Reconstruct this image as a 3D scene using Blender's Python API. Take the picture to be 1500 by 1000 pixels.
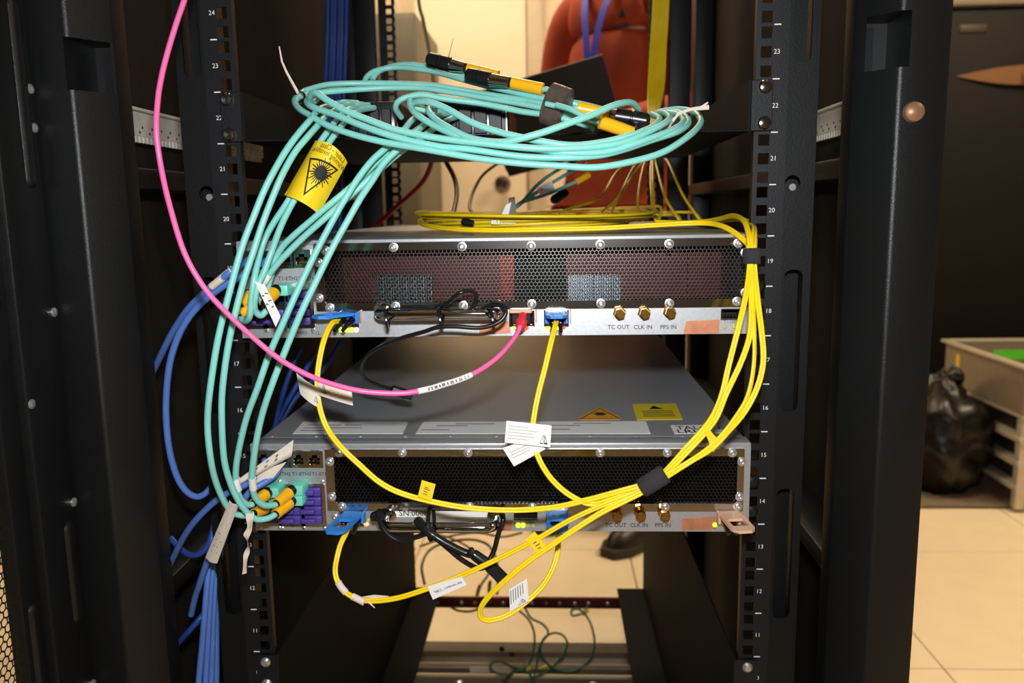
import bpy, bmesh, math, random
from mathutils import Vector, Matrix, noise
random.seed(7)
for o in list(bpy.data.objects): bpy.data.objects.remove(o)
scn = bpy.context.scene
COL = scn.collection
V = Vector
# ------------------------------------------------------------------ camera, light, exposure
FPX = 1200.0
CAMP = V((.05056, -.73782, .87046)); YAW, PITCH, ROLL = -.04985, -.15861, -.01651
_f = V((math.sin(YAW)*math.cos(PITCH), math.cos(YAW)*math.cos(PITCH), math.sin(PITCH)))
_r0 = _f.cross(V((0, 0, 1))).normalized(); _u0 = _r0.cross(_f)
_r = math.cos(ROLL)*_r0 + math.sin(ROLL)*_u0; _u = -math.sin(ROLL)*_r0 + math.cos(ROLL)*_u0
cam = bpy.data.cameras.new('camera'); camo = bpy.data.objects.new('camera', cam); COL.objects.link(camo)
camo.matrix_world = Matrix(((_r.x, _u.x, -_f.x, CAMP.x), (_r.y, _u.y, -_f.y, CAMP.y), (_r.z, _u.z, -_f.z, CAMP.z), (0, 0, 0, 1)))
cam.sensor_width = 36; cam.lens = 36*FPX/1500; cam.clip_start = .02; cam.clip_end = 50
cam.dof.use_dof = True; cam.dof.focus_distance = .70; cam.dof.aperture_fstop = 7.0
scn.camera = camo
w = bpy.data.worlds.new('world'); scn.world = w; w.use_nodes = True
w.node_tree.nodes['Background'].inputs[0].default_value = (1, .82, .6, 1); w.node_tree.nodes['Background'].inputs[1].default_value = .02
scn.view_settings.view_transform = 'Standard'; scn.view_settings.look = 'None'
scn.view_settings.exposure = 0; scn.view_settings.gamma = 1; scn.view_settings.use_curve_mapping = False
FLOOR = -.09; CEIL = 2.62
def area(name, loc, sx, sy, power, col, target=None):
    l = bpy.data.lights.new(name, 'AREA'); l.shape = 'RECTANGLE'; l.size = sx; l.size_y = sy; l.energy = power; l.color = col
    o = bpy.data.objects.new(name, l); COL.objects.link(o); o.location = loc
    d = (V(target) - V(loc)) if target else V((0, 0, -1))
    o.rotation_euler = d.to_track_quat('-Z', 'Y').to_euler(); return o
# the photographer's flash, a hand's breadth above the lens
area('camera_flash', CAMP + _u*.10 - _f*.015 + _r*.01, .055, .03, 6.6, (.95, .98, 1), CAMP + _f*.8 + _u*.04)
WARM = (1, .80, .54)
LAMPS = [(-.2, 1.85, 30), (1.75, 1.25, 44), (2.3, -.4, 8), (-1.5, 1.9, 12)]
for i, (lx, ly, pw) in enumerate(LAMPS):
    area('ceiling_lamp_light', (lx, ly, CEIL-.045), 1.1, .5, pw, WARM)

# ------------------------------------------------------------------ pixel helpers (1500 x 1000 photograph)
def ray(px, py): return _f + _r*((px-750)/FPX) + _u*((500-py)/FPX)
def P(px, py, Y):
    d = ray(px, py); return CAMP + d*((Y-CAMP.y)/d.y)
def PZ(px, py, Z):
    d = ray(px, py); return CAMP + d*((Z-CAMP.z)/d.z)
def PX(px, py, X):
    d = ray(px, py); return CAMP + d*((X-CAMP.x)/d.x)

# ------------------------------------------------------------------ materials
def lin(c): return tuple((x/255/12.92 if x/255 <= .04045 else ((x/255+.055)/1.055)**2.4) for x in c)
MATS = {}
def mat(name, rgb, rough=.5, metal=0., var=.06, scale=40, bump=0., emit=None, estr=0., alpha=None, coat=0., aniso=None, trans=0., spec=.5):
    m = bpy.data.materials.new(name); m.use_nodes = True; nt = m.node_tree; b = nt.nodes['Principled BSDF']
    c = lin(rgb); tc = nt.nodes.new('ShaderNodeTexCoord'); nz = nt.nodes.new('ShaderNodeTexNoise')
    nz.inputs['Scale'].default_value = scale; nz.inputs['Detail'].default_value = 3
    src = tc.outputs['Object']
    if aniso:
        mp = nt.nodes.new('ShaderNodeMapping'); mp.inputs['Scale'].default_value = aniso; nt.links.new(src, mp.inputs['Vector']); src = mp.outputs['Vector']
    nt.links.new(src, nz.inputs['Vector'])
    rp = nt.nodes.new('ShaderNodeValToRGB'); e = rp.color_ramp.elements
    e[0].position = .3; e[1].position = .7
    e[0].color = (*[x*(1-var) for x in c], 1); e[1].color = (*[min(1, x*(1+var)) for x in c], 1)
    nt.links.new(nz.outputs['Fac'], rp.inputs['Fac']); nt.links.new(rp.outputs['Color'], b.inputs['Base Color'])
    b.inputs['Roughness'].default_value = rough; b.inputs['Metallic'].default_value = metal
    b.inputs['Specular IOR Level'].default_value = spec
    if coat: b.inputs['Coat Weight'].default_value = coat
    if trans: b.inputs['Transmission Weight'].default_value = trans
    if bump:
        bp = nt.nodes.new('ShaderNodeBump'); bp.inputs['Strength'].default_value = bump; bp.inputs['Distance'].default_value = .001
        nt.links.new(nz.outputs['Fac'], bp.inputs['Height']); nt.links.new(bp.outputs['Normal'], b.inputs['Normal'])
    if emit:
        b.inputs['Emission Color'].default_value = (*lin(emit), 1); b.inputs['Emission Strength'].default_value = estr
    if alpha is not None: b.inputs['Alpha'].default_value = alpha
    MATS[name] = m; return m
mat('frame_black', (17, 18, 19), .40, 0, .12, 900, .25, spec=.4)
mat('rail_black', (20, 21, 24), .45, 0, .1, 600, .15, spec=.35)
mat('wing_black', (11, 12, 13), .5, 0, .1, 600, .15, spec=.3)
mat('inner_black', (20, 19, 18), .6, 0, .1, 200)
mat('deep_black', (14, 14, 15), .5)
mat('shelf_black', (15, 15, 15), .75, 0, .1, 500, .1, spec=.18)
mat('panel_brown', (36, 31, 25), .8, 0, .1, 60, spec=.12)
mat('white_mark', (225, 225, 222), .6)
mat('white_plastic', (222, 220, 212), .45)
mat('zinc', (205, 208, 212), .38, .75, .06, 300, .05)
mat('zinc_top', (190, 193, 198), .38, .55, .05, 120, .02, aniso=(1, 14, 1))
mat('steel', (205, 203, 200), .12, 1, .05, 60, 0, aniso=(60, 1, 1))
mat('screw', (215, 215, 215), .28, .8, .04, 200)
mat('chrome', (205, 205, 208), .06, 1, .02, 30)
mat('dark_hole', (8, 8, 8), .8)
mat('hex_steel', (124, 122, 118), .28, 1, .06, 300)
mat('hex_dark', (104, 102, 100), .3, 1, .08, 300)
mat('copper', (200, 134, 100), .5, .55, .18, 90, .3)
mat('copper_dull', (120, 52, 38), .45, .7, .15, 40)
mat('fin_grey', (150, 162, 172), .4, .6)
mat('pcb_red', (92, 40, 34), .55, .3, .2, 60)
mat('gold', (222, 172, 84), .2, 1, .05, 80)
mat('black_print', (18, 18, 18), .7)
mat('grey_print', (95, 95, 92), .7)
mat('pale_print', (165, 160, 150), .7)
mat('label_white', (236, 234, 230), .5, 0, .02)
mat('label_cream', (226, 214, 198), .5, 0, .05)
mat('label_yellow', (246, 208, 28), .45, 0, .03)
mat('sticker_yellow', (232, 205, 40), .45, 0, .03)
mat('sticker_orange', (232, 160, 40), .45, 0, .03)
mat('aqua', (132, 208, 198), .38, 0, .05, 25)
mat('yellow_fiber', (250, 214, 24), .36, 0, .04, 30)
mat('pink', (242, 104, 168), .36, 0, .03, 30)
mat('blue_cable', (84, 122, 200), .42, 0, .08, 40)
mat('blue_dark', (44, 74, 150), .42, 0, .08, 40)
mat('blue_tab', (38, 132, 222), .5, 0, .03)
mat('purple', (78, 62, 150), .38, 0, .05)
mat('aqua_plug', (110, 214, 190), .35, 0, .04)
mat('boot_yellow', (246, 182, 22), .3, 0, .04, 60, coat=.3)
mat('black_cable', (24, 24, 25), .3, 0, .08, 60)
mat('black_plastic', (22, 22, 23), .28, 0, .08, 90)
mat('black_tape', (112, 98, 90), .28, .5, .2, 120, .4)
mat('velcro', (50, 47, 50), .9, 0, .3, 1400, .9)
mat('beige_tab', (226, 178, 146), .42, 0, .03)
mat('red_plug', (214, 46, 60), .35)
mat('red_cable', (165, 28, 30), .42)
mat('brown_cable', (86, 66, 28), .5)
mat('grey_cable', (150, 132, 100), .5)
mat('green_wire', (34, 112, 82), .4)
mat('olive_wire', (80, 84, 50), .45)
mat('lug_yellow', (214, 186, 20), .4)
mat('zip_white', (230, 212, 200), .45)
mat('tooth_white', (205, 200, 188), .55, 0, .1, 60)
mat('led_lime', (220, 255, 60), .4, emit=(200, 255, 30), estr=5)
mat('led_white', (255, 255, 220), .4, emit=(255, 250, 190), estr=6)
mat('led_pink', (255, 190, 200), .4, emit=(255, 150, 160), estr=5)
mat('led_red', (255, 70, 10), .4, emit=(255, 50, 4), estr=3)
mat('led_orange', (255, 130, 80), .4, emit=(255, 120, 60), estr=4)
mat('led_off', (190, 192, 130), .4)
mat('floor_tile', (232, 214, 184), .35, 0, .03, 14)
mat('floor_base', (120, 105, 85), .7)
mat('wall_cream', (222, 204, 178), .7, 0, .03, 6)
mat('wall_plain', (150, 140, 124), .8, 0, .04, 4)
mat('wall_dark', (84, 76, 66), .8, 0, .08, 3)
mat('ceiling_white', (215, 210, 200), .8, 0, .03, 20)
mat('door_cream', (226, 208, 182), .5, 0, .02, 6)
mat('door_frame', (190, 172, 148), .5)
mat('cabinet_grey', (96, 92, 80), .5, 0, .05, 20)
mat('cabinet_dark', (19, 16, 13), .6, 0, .08, 30, spec=.2)
mat('bronze', (150, 112, 82), .4, .3)
mat('plate_dim', (70, 58, 44), .5, .2)
mat('knob_metal', (120, 112, 100), .25, 1)
mat('lamp_panel', (255, 245, 225), .5, emit=(255, 226, 180), estr=3)
mat('orange_shirt', (158, 56, 20), .85, 0, .16, 14, .3)
mat('trouser_black', (26, 25, 26), .8, 0, .1, 30)
mat('shoe_black', (24, 23, 22), .4, 0, .1, 30)
mat('sole_dark', (48, 42, 36), .7)
mat('skin_tone', (198, 150, 122), .55, 0, .05, 30)
mat('hair_brown', (62, 44, 32), .7, 0, .2, 90, .5)
mat('eye_white', (235, 232, 228), .3)
mat('lanyard_blue', (40, 50, 190), .55, 0, .08, 60)
mat('laptop_black', (34, 32, 29), .4, 0, .06, 60)
mat('bag_black', (13, 12, 11), .34, 0, .2, 20, spec=.4)
mat('cart_silver', (206, 196, 178), .3, .4, .06, 30)
mat('cart_clear', (130, 118, 102), .3, 0, .06, 30)
mat('cart_inner', (44, 40, 35), .6)
mat('sticker_green', (90, 205, 50), .5)
mat('sticker_blue', (70, 120, 200), .5)
mat('shade_grey', (112, 96, 80), .9, 0, .12, 60)  # shade on the tiles before the dark cabinet, put into the colour
mat('base_grey', (96, 88, 78), .5, .2, .08, 30)
mat('hex_door', (30, 29, 28), .45)

# ------------------------------------------------------------------ mesh building
class MB:
    def __init__(s): s.v = []; s.f = []
    def add(s, vs, fs):
        n = len(s.v); s.v += [V(a) for a in vs]; s.f += [tuple(n+i for i in q) for q in fs]; return s
    def box(s, lo, hi):
        (a, b, c), (d, e, f) = lo, hi
        return s.add([(a, b, c), (d, b, c), (d, e, c), (a, e, c), (a, b, f), (d, b, f), (d, e, f), (a, e, f)],
                     [(0, 3, 2, 1), (4, 5, 6, 7), (0, 1, 5, 4), (1, 2, 6, 5), (2, 3, 7, 6), (3, 0, 4, 7)])
    def bbox(s, lo, hi, bev=.001, seg=2):
        bm = bmesh.new(); bmesh.ops.create_cube(bm, size=1)
        lo, hi = V(lo), V(hi)
        for v in bm.verts: v.co = V([(lo[i]+hi[i])/2 + v.co[i]*(hi[i]-lo[i]) for i in range(3)])
        bmesh.ops.bevel(bm, geom=bm.edges[:], offset=bev, segments=seg, affect='EDGES', profile=.5)
        return s.bm(bm)
    def bm(s, bm):
        bm.verts.index_update(); vs = [v.co.copy() for v in bm.verts]; fs = [[v.index for v in f.verts] for f in bm.faces]
        bm.free(); return s.add(vs, fs)
    def tube(s, pts, r, n=10, cap=True, flat=None):
        pts = [V(p) for p in pts]; N = len(pts)
        rr = r if isinstance(r, (list, tuple)) else [r]*N
        T = [(pts[min(i+1, N-1)]-pts[max(i-1, 0)]).normalized() for i in range(N)]
        a = T[0].cross(V((0, 0, 1)));
        if a.length < .1: a = T[0].cross(V((1, 0, 0)))
        a.normalize(); vs = []; fs = []
        for i in range(N):
            a = (a - T[i]*a.dot(T[i])).normalized(); b = T[i].cross(a)
            for k in range(n):
                t = 2*math.pi*k/n; vs.append(pts[i] + (a*math.cos(t) + b*math.sin(t))*rr[i])
        for i in range(N-1):
            for k in range(n): fs.append((i*n+k, i*n+(k+1) % n, (i+1)*n+(k+1) % n, (i+1)*n+k))
        if cap: fs.append(tuple(range(n-1, -1, -1))); fs.append(tuple((N-1)*n+k for k in range(n)))
        return s.add(vs, fs)
    def prof(s, o, ax, prof, n=16):          # lathe: prof = [(distance along axis, radius)]
        o, ax = V(o), V(ax).normalized(); return s.tube([o+ax*d for d, r in prof], [r for d, r in prof], n)
    def lath(s, o, ax, prof, n=16):           # exact lathe, allows equal distances
        o, ax = V(o), V(ax).normalized(); a = ax.orthogonal().normalized(); b = ax.cross(a); vs = []; fs = []
        for d, r in prof:
            for k in range(n):
                t = 2*math.pi*(k+.5)/n; vs.append(o + ax*d + (a*math.cos(t)+b*math.sin(t))*max(r, 1e-5))
        for i in range(len(prof)-1):
            for k in range(n): fs.append((i*n+k, i*n+(k+1) % n, (i+1)*n+(k+1) % n, (i+1)*n+k))
        fs.append(tuple(range(n-1, -1, -1))); fs.append(tuple((len(prof)-1)*n+k for k in range(n)))
        return s.add(vs, fs)
    def slab(s, poly, th, nrm=None):          # extruded polygon, 3D points
        poly = [V(p) for p in poly]
        if nrm is None: nrm = (poly[1]-poly[0]).cross(poly[2]-poly[0]).normalized()
        nrm = V(nrm); n = len(poly)
        return s.add(poly + [p+nrm*th for p in poly], [tuple(range(n-1, -1, -1)), tuple(range(n, 2*n))] + [(i, (i+1) % n, n+(i+1) % n, n+i) for i in range(n)])
    def plate(s, outline, holes, o, u, v, th):  # 2D outline with holes, extruded along u x v
        o, u, v = V(o), V(u), V(v); nn = u.cross(v).normalized(); bm = bmesh.new(); es = []
        for lp in [outline] + holes:
            vs = [bm.verts.new((a, b, 0)) for a, b in lp]
            es += [bm.edges.new((vs[i], vs[(i+1) % len(vs)])) for i in range(len(vs))]
        bmesh.ops.triangle_fill(bm, use_beauty=True, use_dissolve=False, edges=es)
        bmesh.ops.recalc_face_normals(bm, faces=bm.faces[:])
        r = bmesh.ops.extrude_face_region(bm, geom=bm.faces[:])
        for e in r['geom']:
            if isinstance(e, bmesh.types.BMVert): e.co.z += th
        bmesh.ops.recalc_face_normals(bm, faces=bm.faces[:])
        for x in bm.verts: c = x.co; x.co = o + u*c.x + v*c.y + nn*c.z
        return s.bm(bm)
    def grid(s, fn, nu, nv, th=0):            # fn(u, v, side) -> point
        for side in ((0, 1) if th else (0,)):
            n = len(s.v)
            s.v += [V(fn(i/nu, j/nv, side)) for j in range(nv+1) for i in range(nu+1)]
            for j in range(nv):
                for i in range(nu):
                    q = (n+j*(nu+1)+i, n+j*(nu+1)+i+1, n+(j+1)*(nu+1)+i+1, n+(j+1)*(nu+1)+i)
                    s.f.append(q if side == 0 else q[::-1])
        if th:
            N = (nu+1)*(nv+1); a = len(s.v)-2*N
            def rim(i, j): s.f.append((a+i, a+N+i, a+N+j, a+j))
            for i in range(nu): rim(i+1, i); rim(nv*(nu+1)+i, nv*(nu+1)+i+1)
            for j in range(nv): rim(j*(nu+1), (j+1)*(nu+1)); rim((j+1)*(nu+1)+nu, j*(nu+1)+nu)
        return s
    def mesh(s, name, m, off=V((0, 0, 0)), ang=.6):
        me = bpy.data.meshes.new(name); me.from_pydata([v-off for v in s.v], [], s.f); me.update()
        me.polygons.foreach_set('use_smooth', [True]*len(me.polygons)); me.set_sharp_from_angle(angle=ang)
        me.materials.append(MATS[m]); return me
OFF = {}
def link(name, data, parent=None, loc=(0, 0, 0)):
    o = bpy.data.objects.new(name, data); COL.objects.link(o)
    if parent is not None: o.parent = parent
    o.location = loc; return o
def part(mb, name, m, parent, ang=.6, kind=None, label=None):
    off = OFF[parent]; o = link(name, mb.mesh(name, m, off, ang), parent); OFF[o] = off
    if kind: o['kind'] = kind
    if label: o['label'] = label
    return o
def thing(name, label, cat, loc=(0, 0, 0), group=None):
    o = link(name, None, None, loc); o.empty_display_size = .02; OFF[o] = V(loc)
    o['label'] = label; o['category'] = cat
    if group: o['group'] = group
    return o
def single(mb, name, m, label, cat, group=None, ang=.6, loc=None):
    loc = V(loc) if loc else V((0, 0, 0)); o = link(name, mb.mesh(name, m, loc, ang), None, loc); OFF[o] = loc
    o['label'] = label; o['category'] = cat
    if group: o['group'] = group
    return o
def struct(mb, name, m, parent=None):
    o = link(name, mb.mesh(name, m), parent); OFF[o] = V((0, 0, 0)); o['kind'] = 'structure'; return o
def rrect(x0, x1, y0, y1, r, n=4):
    out = []
    for cx, cy, a0 in ((x1-r, y0+r, -90), (x1-r, y1-r, 0), (x0+r, y1-r, 90), (x0+r, y0+r, 180)):
        for k in range(n+1): a = math.radians(a0+90*k/n); out.append((cx+r*math.cos(a), cy+r*math.sin(a)))
    return out
def circ(x, y, r, n=16): return [(x+r*math.cos(2*math.pi*k/n), y+r*math.sin(2*math.pi*k/n)) for k in range(n)]
def smooth(pts, k=6):
    pts = [V(p) for p in pts]; out = []
    q = [pts[0]*2-pts[1]] + pts + [pts[-1]*2-pts[-2]]
    for i in range(1, len(q)-2):
        p0, p1, p2, p3 = q[i-1:i+3]
        for j in range(k):
            t = j/k; out.append(.5*((2*p1)+(p2-p0)*t+(2*p0-5*p1+4*p2-p3)*t*t+(3*p1-p0-3*p2+p3)*t**3))
    out.append(pts[-1]); return out
def trace(l, k=6): return smooth([P(*a) for a in l], k)
_TX = {}
def textverts(body, size, align='CENTER', bold=0.):
    key = (body, align, bold)
    if key not in _TX:
        c = bpy.data.curves.new('t', 'FONT'); c.body = body; c.align_x = align; c.align_y = 'CENTER'; c.size = 1; c.resolution_u = 2; c.offset = bold
        o = bpy.data.objects.new('t', c); COL.objects.link(o)
        me = bpy.data.meshes.new_from_object(o.evaluated_get(bpy.context.evaluated_depsgraph_get()))
        _TX[key] = ([v.co.copy() for v in me.vertices], [tuple(p.vertices) for p in me.polygons])
        bpy.data.objects.remove(o); bpy.data.curves.remove(c); bpy.data.meshes.remove(me)
    vs, fs = _TX[key]; return [(v.x*size, v.y*size) for v in vs], fs
def text(parent, body, size, o, u, v, m='black_print', name='lettering', align='CENTER', bold=0., fn=None, sx=1.):
    vs, fs = textverts(body, size, align, bold); mb = MB()
    if fn: mb.add([fn(a, b) for a, b in vs], fs)
    else:
        o, u, v = V(o), V(u).normalized(), V(v).normalized(); mb.add([o+u*(a*sx)+v*b for a, b in vs], fs)
    return part(mb, name, m, parent)
XU, YU, ZU = V((1, 0, 0)), V((0, 1, 0)), V((0, 0, 1))

# ================================================================== ROOM
RX0, RX1, RY0, RY1 = -2.1375, 3.2625, -2.70, 2.90
floor = struct(MB().box((RX0, RY0, FLOOR-.06), (RX1, RY1, FLOOR-.006)), 'floor', 'floor_base')
tile_me = MB().bbox((0, 0, -.006), (.597, .597, 0), .0012, 1).mesh('tile', 'floor_tile')
tx = RX0
while tx < RX1-.05:
    ty = .886-.6*6
    while ty < RY1-.05:
        o = link('tile', tile_me, floor, (tx+.0015, ty+.0015, FLOOR)); ty += .6
    tx += .6
struct(MB().box((RX0, RY1, FLOOR-.06), (RX1, RY1+.1, CEIL)), 'wall_back', 'wall_cream')
struct(MB().box((RX0-.1, RY0, FLOOR-.06), (RX0, RY1+.1, CEIL)), 'wall_left', 'wall_dark')
struct(MB().box((RX1, RY0, FLOOR-.06), (RX1+.1, RY1+.1, CEIL)), 'wall_right', 'wall_plain')
struct(MB().box((RX0-.1, RY0-.1, FLOOR-.06), (RX1+.1, RY0, CEIL)), 'wall_front', 'wall_dark')
struct(MB().box((RX0-.1, RY0-.1, CEIL), (RX1+.1, RY1+.1, CEIL+.08)), 'ceiling', 'ceiling_white')
# door in the back wall
dr = P(773, 200, RY1).x; dl = dr-.90
d1 = link('door_1', None); OFF[d1] = V((0, 0, 0)); d1['kind'] = 'structure'
part(MB().bbox((dl, RY1-.035, FLOOR+.004), (dr, RY1-.001, FLOOR+2.03), .003), 'door_leaf', 'door_cream', d1)
fm = MB()
for a, b in ((dl-.07, dl-.004), (dr+.004, dr+.07)): fm.bbox((a, RY1-.05, FLOOR), (b, RY1-.001, FLOOR+2.1), .004)
fm.bbox((dl-.07, RY1-.05, FLOOR+2.036), (dr+.07, RY1-.001, FLOOR+2.1), .004)
part(fm, 'door_frame', 'door_frame', d1)
kp = P(735, 268, RY1-.1)
kb = MB().lath((kp.x, RY1-.036, kp.z), -YU, [(0, .034), (.008, .034), (.010, .014), (.045, .013), (.05, .024), (.062, .031), (.078, .028), (.084, .012)], 20)
part(kb, 'door_knob', 'knob_metal', d1)
part(MB().bbox((dr-.004, RY1-.042, kp.z-.05), (dr+.02, RY1-.034, kp.z+.05), .002), 'strike_plate', 'bronze', d1)
struct(MB().bbox((dr+.08, RY1-.014, FLOOR), (RX1, RY1-.0005, FLOOR+.1), .003), 'baseboard_back', 'door_frame')
# ceiling lamps
for i, (lx, ly, pw) in enumerate(LAMPS):
    t = thing('ceiling_lamp', ['flat ceiling lamp above the aisle behind the rack', 'flat ceiling lamp above the dark cabinet aisle', 'flat ceiling lamp in front of the rack on the handle cabinet side', 'flat ceiling lamp above the grey cabinet corner'][i], 'lamp', (lx, ly, CEIL), 'ceiling lamps')
    f = MB()
    for a in ((-.62, -.32, .62, -.29), (-.62, .29, .62, .32), (-.62, -.29, -.59, .29), (.59, -.29, .62, .29)):
        f.box((lx+a[0], ly+a[1], CEIL-.035), (lx+a[2], ly+a[3], CEIL-.001))
    part(f, 'lamp_frame', 'white_plastic', t)
    part(MB().box((lx-.589, ly-.289, CEIL-.02), (lx+.589, ly+.289, CEIL-.012)), 'diffuser', 'lamp_panel', t)
# grey cabinet beside the door
gy = 2.24; gx1 = P(613, 200, gy).x; gx0 = gx1-.55; gz = P(590, 16, gy).z
t = thing('storage_cabinet', 'grey metal storage cabinet standing against the cream door', 'cabinet', (gx0, gy, FLOOR))
part(MB().bbox((gx0, gy+.02, FLOOR), (gx1, 2.84, gz), .006), 'cabinet_body', 'cabinet_grey', t)
for k in range(4):
    z0 = FLOOR+.05+k*(gz-FLOOR-.06)/4; z1 = z0+(gz-FLOOR-.06)/4-.008
    d = part(MB().bbox((gx0+.006, gy, z0), (gx1-.006, gy+.0195, z1), .003), 'drawer_front', 'cabinet_grey', t)
    part(MB().tube(smooth([(gx0+.2, gy+.002, (z0+z1)/2), (gx0+.21, gy-.025, (z0+z1)/2), (gx0+.34, gy-.025, (z0+z1)/2), (gx0+.35, gy+.002, (z0+z1)/2)], 4), .005, 8), 'drawer_handle', 'knob_metal', d)
# white carton on the grey cabinet
t = thing('carton', 'pale carton lying on top of the grey cabinet', 'box', (gx0, gy, gz))
part(MB().bbox((gx0+.12, gy+.06, gz+.0005), (gx1-.06, gy+.4, gz+.2), .004), 'carton_body', 'door_cream', t)
part(MB().box((gx0+.30, gy+.0585, gz+.02), (gx0+.35, gy+.0605, gz+.19)), 'tape_strip', 'label_cream', t)
# dark cabinet at the right
cy = 2.48; cz = P(1440, 9, cy).z; cx0 = P(1340, 300, cy).x; cx1 = cx0+1.05
t = thing('equipment_cabinet', 'tall dark cabinet with a curved bronze handle, behind the silver cart', 'cabinet', (cx0, cy, FLOOR))
part(MB().bbox((cx0, cy+.03, FLOOR+.04), (cx1, 2.86, cz), .01), 'cabinet_body', 'cabinet_dark', t)
dd = part(MB().bbox((cx0+.004, cy, FLOOR+.08), (cx1-.004, cy+.0295, cz-.012), .006), 'cabinet_door', 'cabinet_dark', t)
part(MB().bbox((cx0-.01, cy-.02, cz), (cx1+.01, 2.87, cz+.03), .006), 'cabinet_top', 'cart_clear', t)
part(MB().box((cx0+.03, cy+.04, FLOOR), (cx1-.03, 2.82, FLOOR+.04)), 'plinth', 'deep_black', t)
a, b = P(1406, 37, cy), P(1444, 47, cy)
part(MB().bbox((a.x, cy-.004, b.z), (b.x, cy-.0002, a.z), .001), 'name_plate', 'plate_dim', dd)
h0, h1 = P(1400, 112, cy), P(1600, 108, cy); hz = h0.z; hm = MB()
L = h1.x-h0.x; up = []; lo = []
for k in range(21):
    s = k/20; x = h0.x+L*s; bul = math.sin(math.pi*s)
    up.append((x, cy-.004-.03*bul, hz+.030*bul+.0005)); lo.append((x, cy-.004-.012*bul, hz-.036*bul-.0005))
for A, B in ((up, lo),):
    n = len(hm.v)
    hm.v += [V(p) for p in A]+[V(p) for p in B]+[V((p[0], cy-.0005, p[2])) for p in A]+[V((p[0], cy-.0005, p[2])) for p in B]
    for k in range(20):
        hm.f += [(n+k, n+k+1, n+21+k+1, n+21+k), (n+k, n+42+k, n+43+k, n+k+1), (n+21+k, n+22+k, n+64+k, n+63+k)]
part(hm, 'curved_handle', 'bronze', dd)
part(MB().bbox((h0.x+L*.46, cy-.042, hz-.014), (h0.x+L*.54, cy-.034, hz+.012), .003), 'latch', 'copper', dd)
# grey sheet standing in for the cabinet's shade on the floor, cart and bag
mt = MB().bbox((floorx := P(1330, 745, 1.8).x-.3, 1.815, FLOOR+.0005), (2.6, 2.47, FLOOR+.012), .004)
single(mt, 'floor_shade_sheet', 'shade_grey', 'flat grey sheet standing in for the shade in front of the dark cabinet', 'shade sheet', loc=(1.4, 1.9, FLOOR))
kq = PZ(1486, 752, FLOOR); kx0, ky0 = kq.x, kq.y; ky1 = 2.27; kx1 = kx0+.62; ktop = P(1390, 497, ky1).z
t = thing('storage_cart', 'low silver-framed cart with clear bin on top, beside the black bag', 'cart', (kx0, ky0, FLOOR))
for (px_, py_) in ((kx0, ky0), (kx0, ky1-.03), (kx1-.03, ky0), (kx1-.03, ky1-.03)):
    part(MB().bbox((px_, py_, FLOOR+.0125), (px_+.03, py_+.03, ktop-.16), .004), 'cart_post', 'cart_silver', t)
hh = ktop-.16-FLOOR
for k in range(4):
    z = FLOOR+.07+k*(hh-.08)/3
    part(MB().bbox((kx0-.004, ky0-.004, z), (kx1+.004, ky1+.004, z+.018), .004), 'cart_shelf', 'cart_silver', t)
    if k < 3: part(MB().bbox((kx0+.034, ky0+.03, z+.019), (kx1-.035, ky1-.03, z+(hh-.08)/3-.02), .004), 'drawer_box', 'cart_inner', t)
bm_ = MB().bbox((kx0-.005, ky0-.005, ktop-.158), (kx1+.005, ky1+.005, ktop-.150), .003)
for q in ((kx0-.005, ky0-.005, kx0+.002, ky1+.005), (kx1-.002, ky0-.005, kx1+.005, ky1+.005), (kx0+.002, ky0-.005, kx1-.002, ky0+.002), (kx0+.002, ky1-.002, kx1-.002, ky1+.005)): bm_.box((q[0], q[1], ktop-.150), (q[2], q[3], ktop-.012))
bn = part(bm_, 'clear_bin', 'cart_clear', t)
rm_ = MB()
for q in ((kx0-.02, ky0-.02, kx0+.004, ky1+.02), (kx1-.004, ky0-.02, kx1+.02, ky1+.02), (kx0+.004, ky0-.02, kx1-.004, ky0+.004), (kx0+.004, ky1-.004, kx1-.004, ky1+.02)): rm_.bbox((q[0], q[1], ktop-.012), (q[2], q[3], ktop), .003)
part(rm_, 'bin_rim', 'cart_silver', t)
part(MB().box((kx0-.0065, ky1-.10, ktop-.14), (kx0-.0052, ky1-.075, ktop-.04)), 'yellow_sticker', 'sticker_yellow', bn)
part(MB().box((kx0-.0065, ky1-.06, ktop-.14), (kx0-.0052, ky1-.03, ktop-.08)), 'blue_sticker', 'sticker_blue', bn)
part(MB().box((kx0+.16, ky1-.0035, ktop-.075), (kx0+.40, ky1-.0022, ktop-.040)), 'green_sticker', 'sticker_green', bn)
def blob(c, r, seed, crease, n=40):
    mb = MB(); vs = []; fs = []
    for j in range(n+1):
        for i in range(n):
            th = math.pi*j/n; ph = 2*math.pi*i/n; d = V((math.sin(th)*math.cos(ph), math.sin(th)*math.sin(ph), math.cos(th)))
            k = 1+crease*noise.noise(d*2.2+V((seed, 0, 0)))+crease*.8*abs(noise.noise(V((d.x*5, d.y*5, d.z*1.2))+V((0, seed, 0))))+crease*.3*noise.noise(d*11)
            p = V((d.x*r[0], d.y*r[1], d.z*r[2]))*k
            if d.z > .5: p.x *= 1-.9*(d.z-.5); p.y *= 1-.9*(d.z-.5)
            p.z = max(p.z, -r[2]*.82); vs.append(V(c)+p)
    for j in range(n):
        for i in range(n): fs.append((j*n+i, (j+1)*n+i, (j+1)*n+(i+1) % n, j*n+(i+1) % n))
    return mb.add(vs, fs)
byy = 2.02; bq = P(1372, 650, byy); btop = P(1372, 548, byy).z; brz = (btop-FLOOR)/2/.97
t = thing('plastic_bag', 'black plastic bag slumped on the floor against the silver cart', 'bag', (bq.x, byy, FLOOR))
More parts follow.
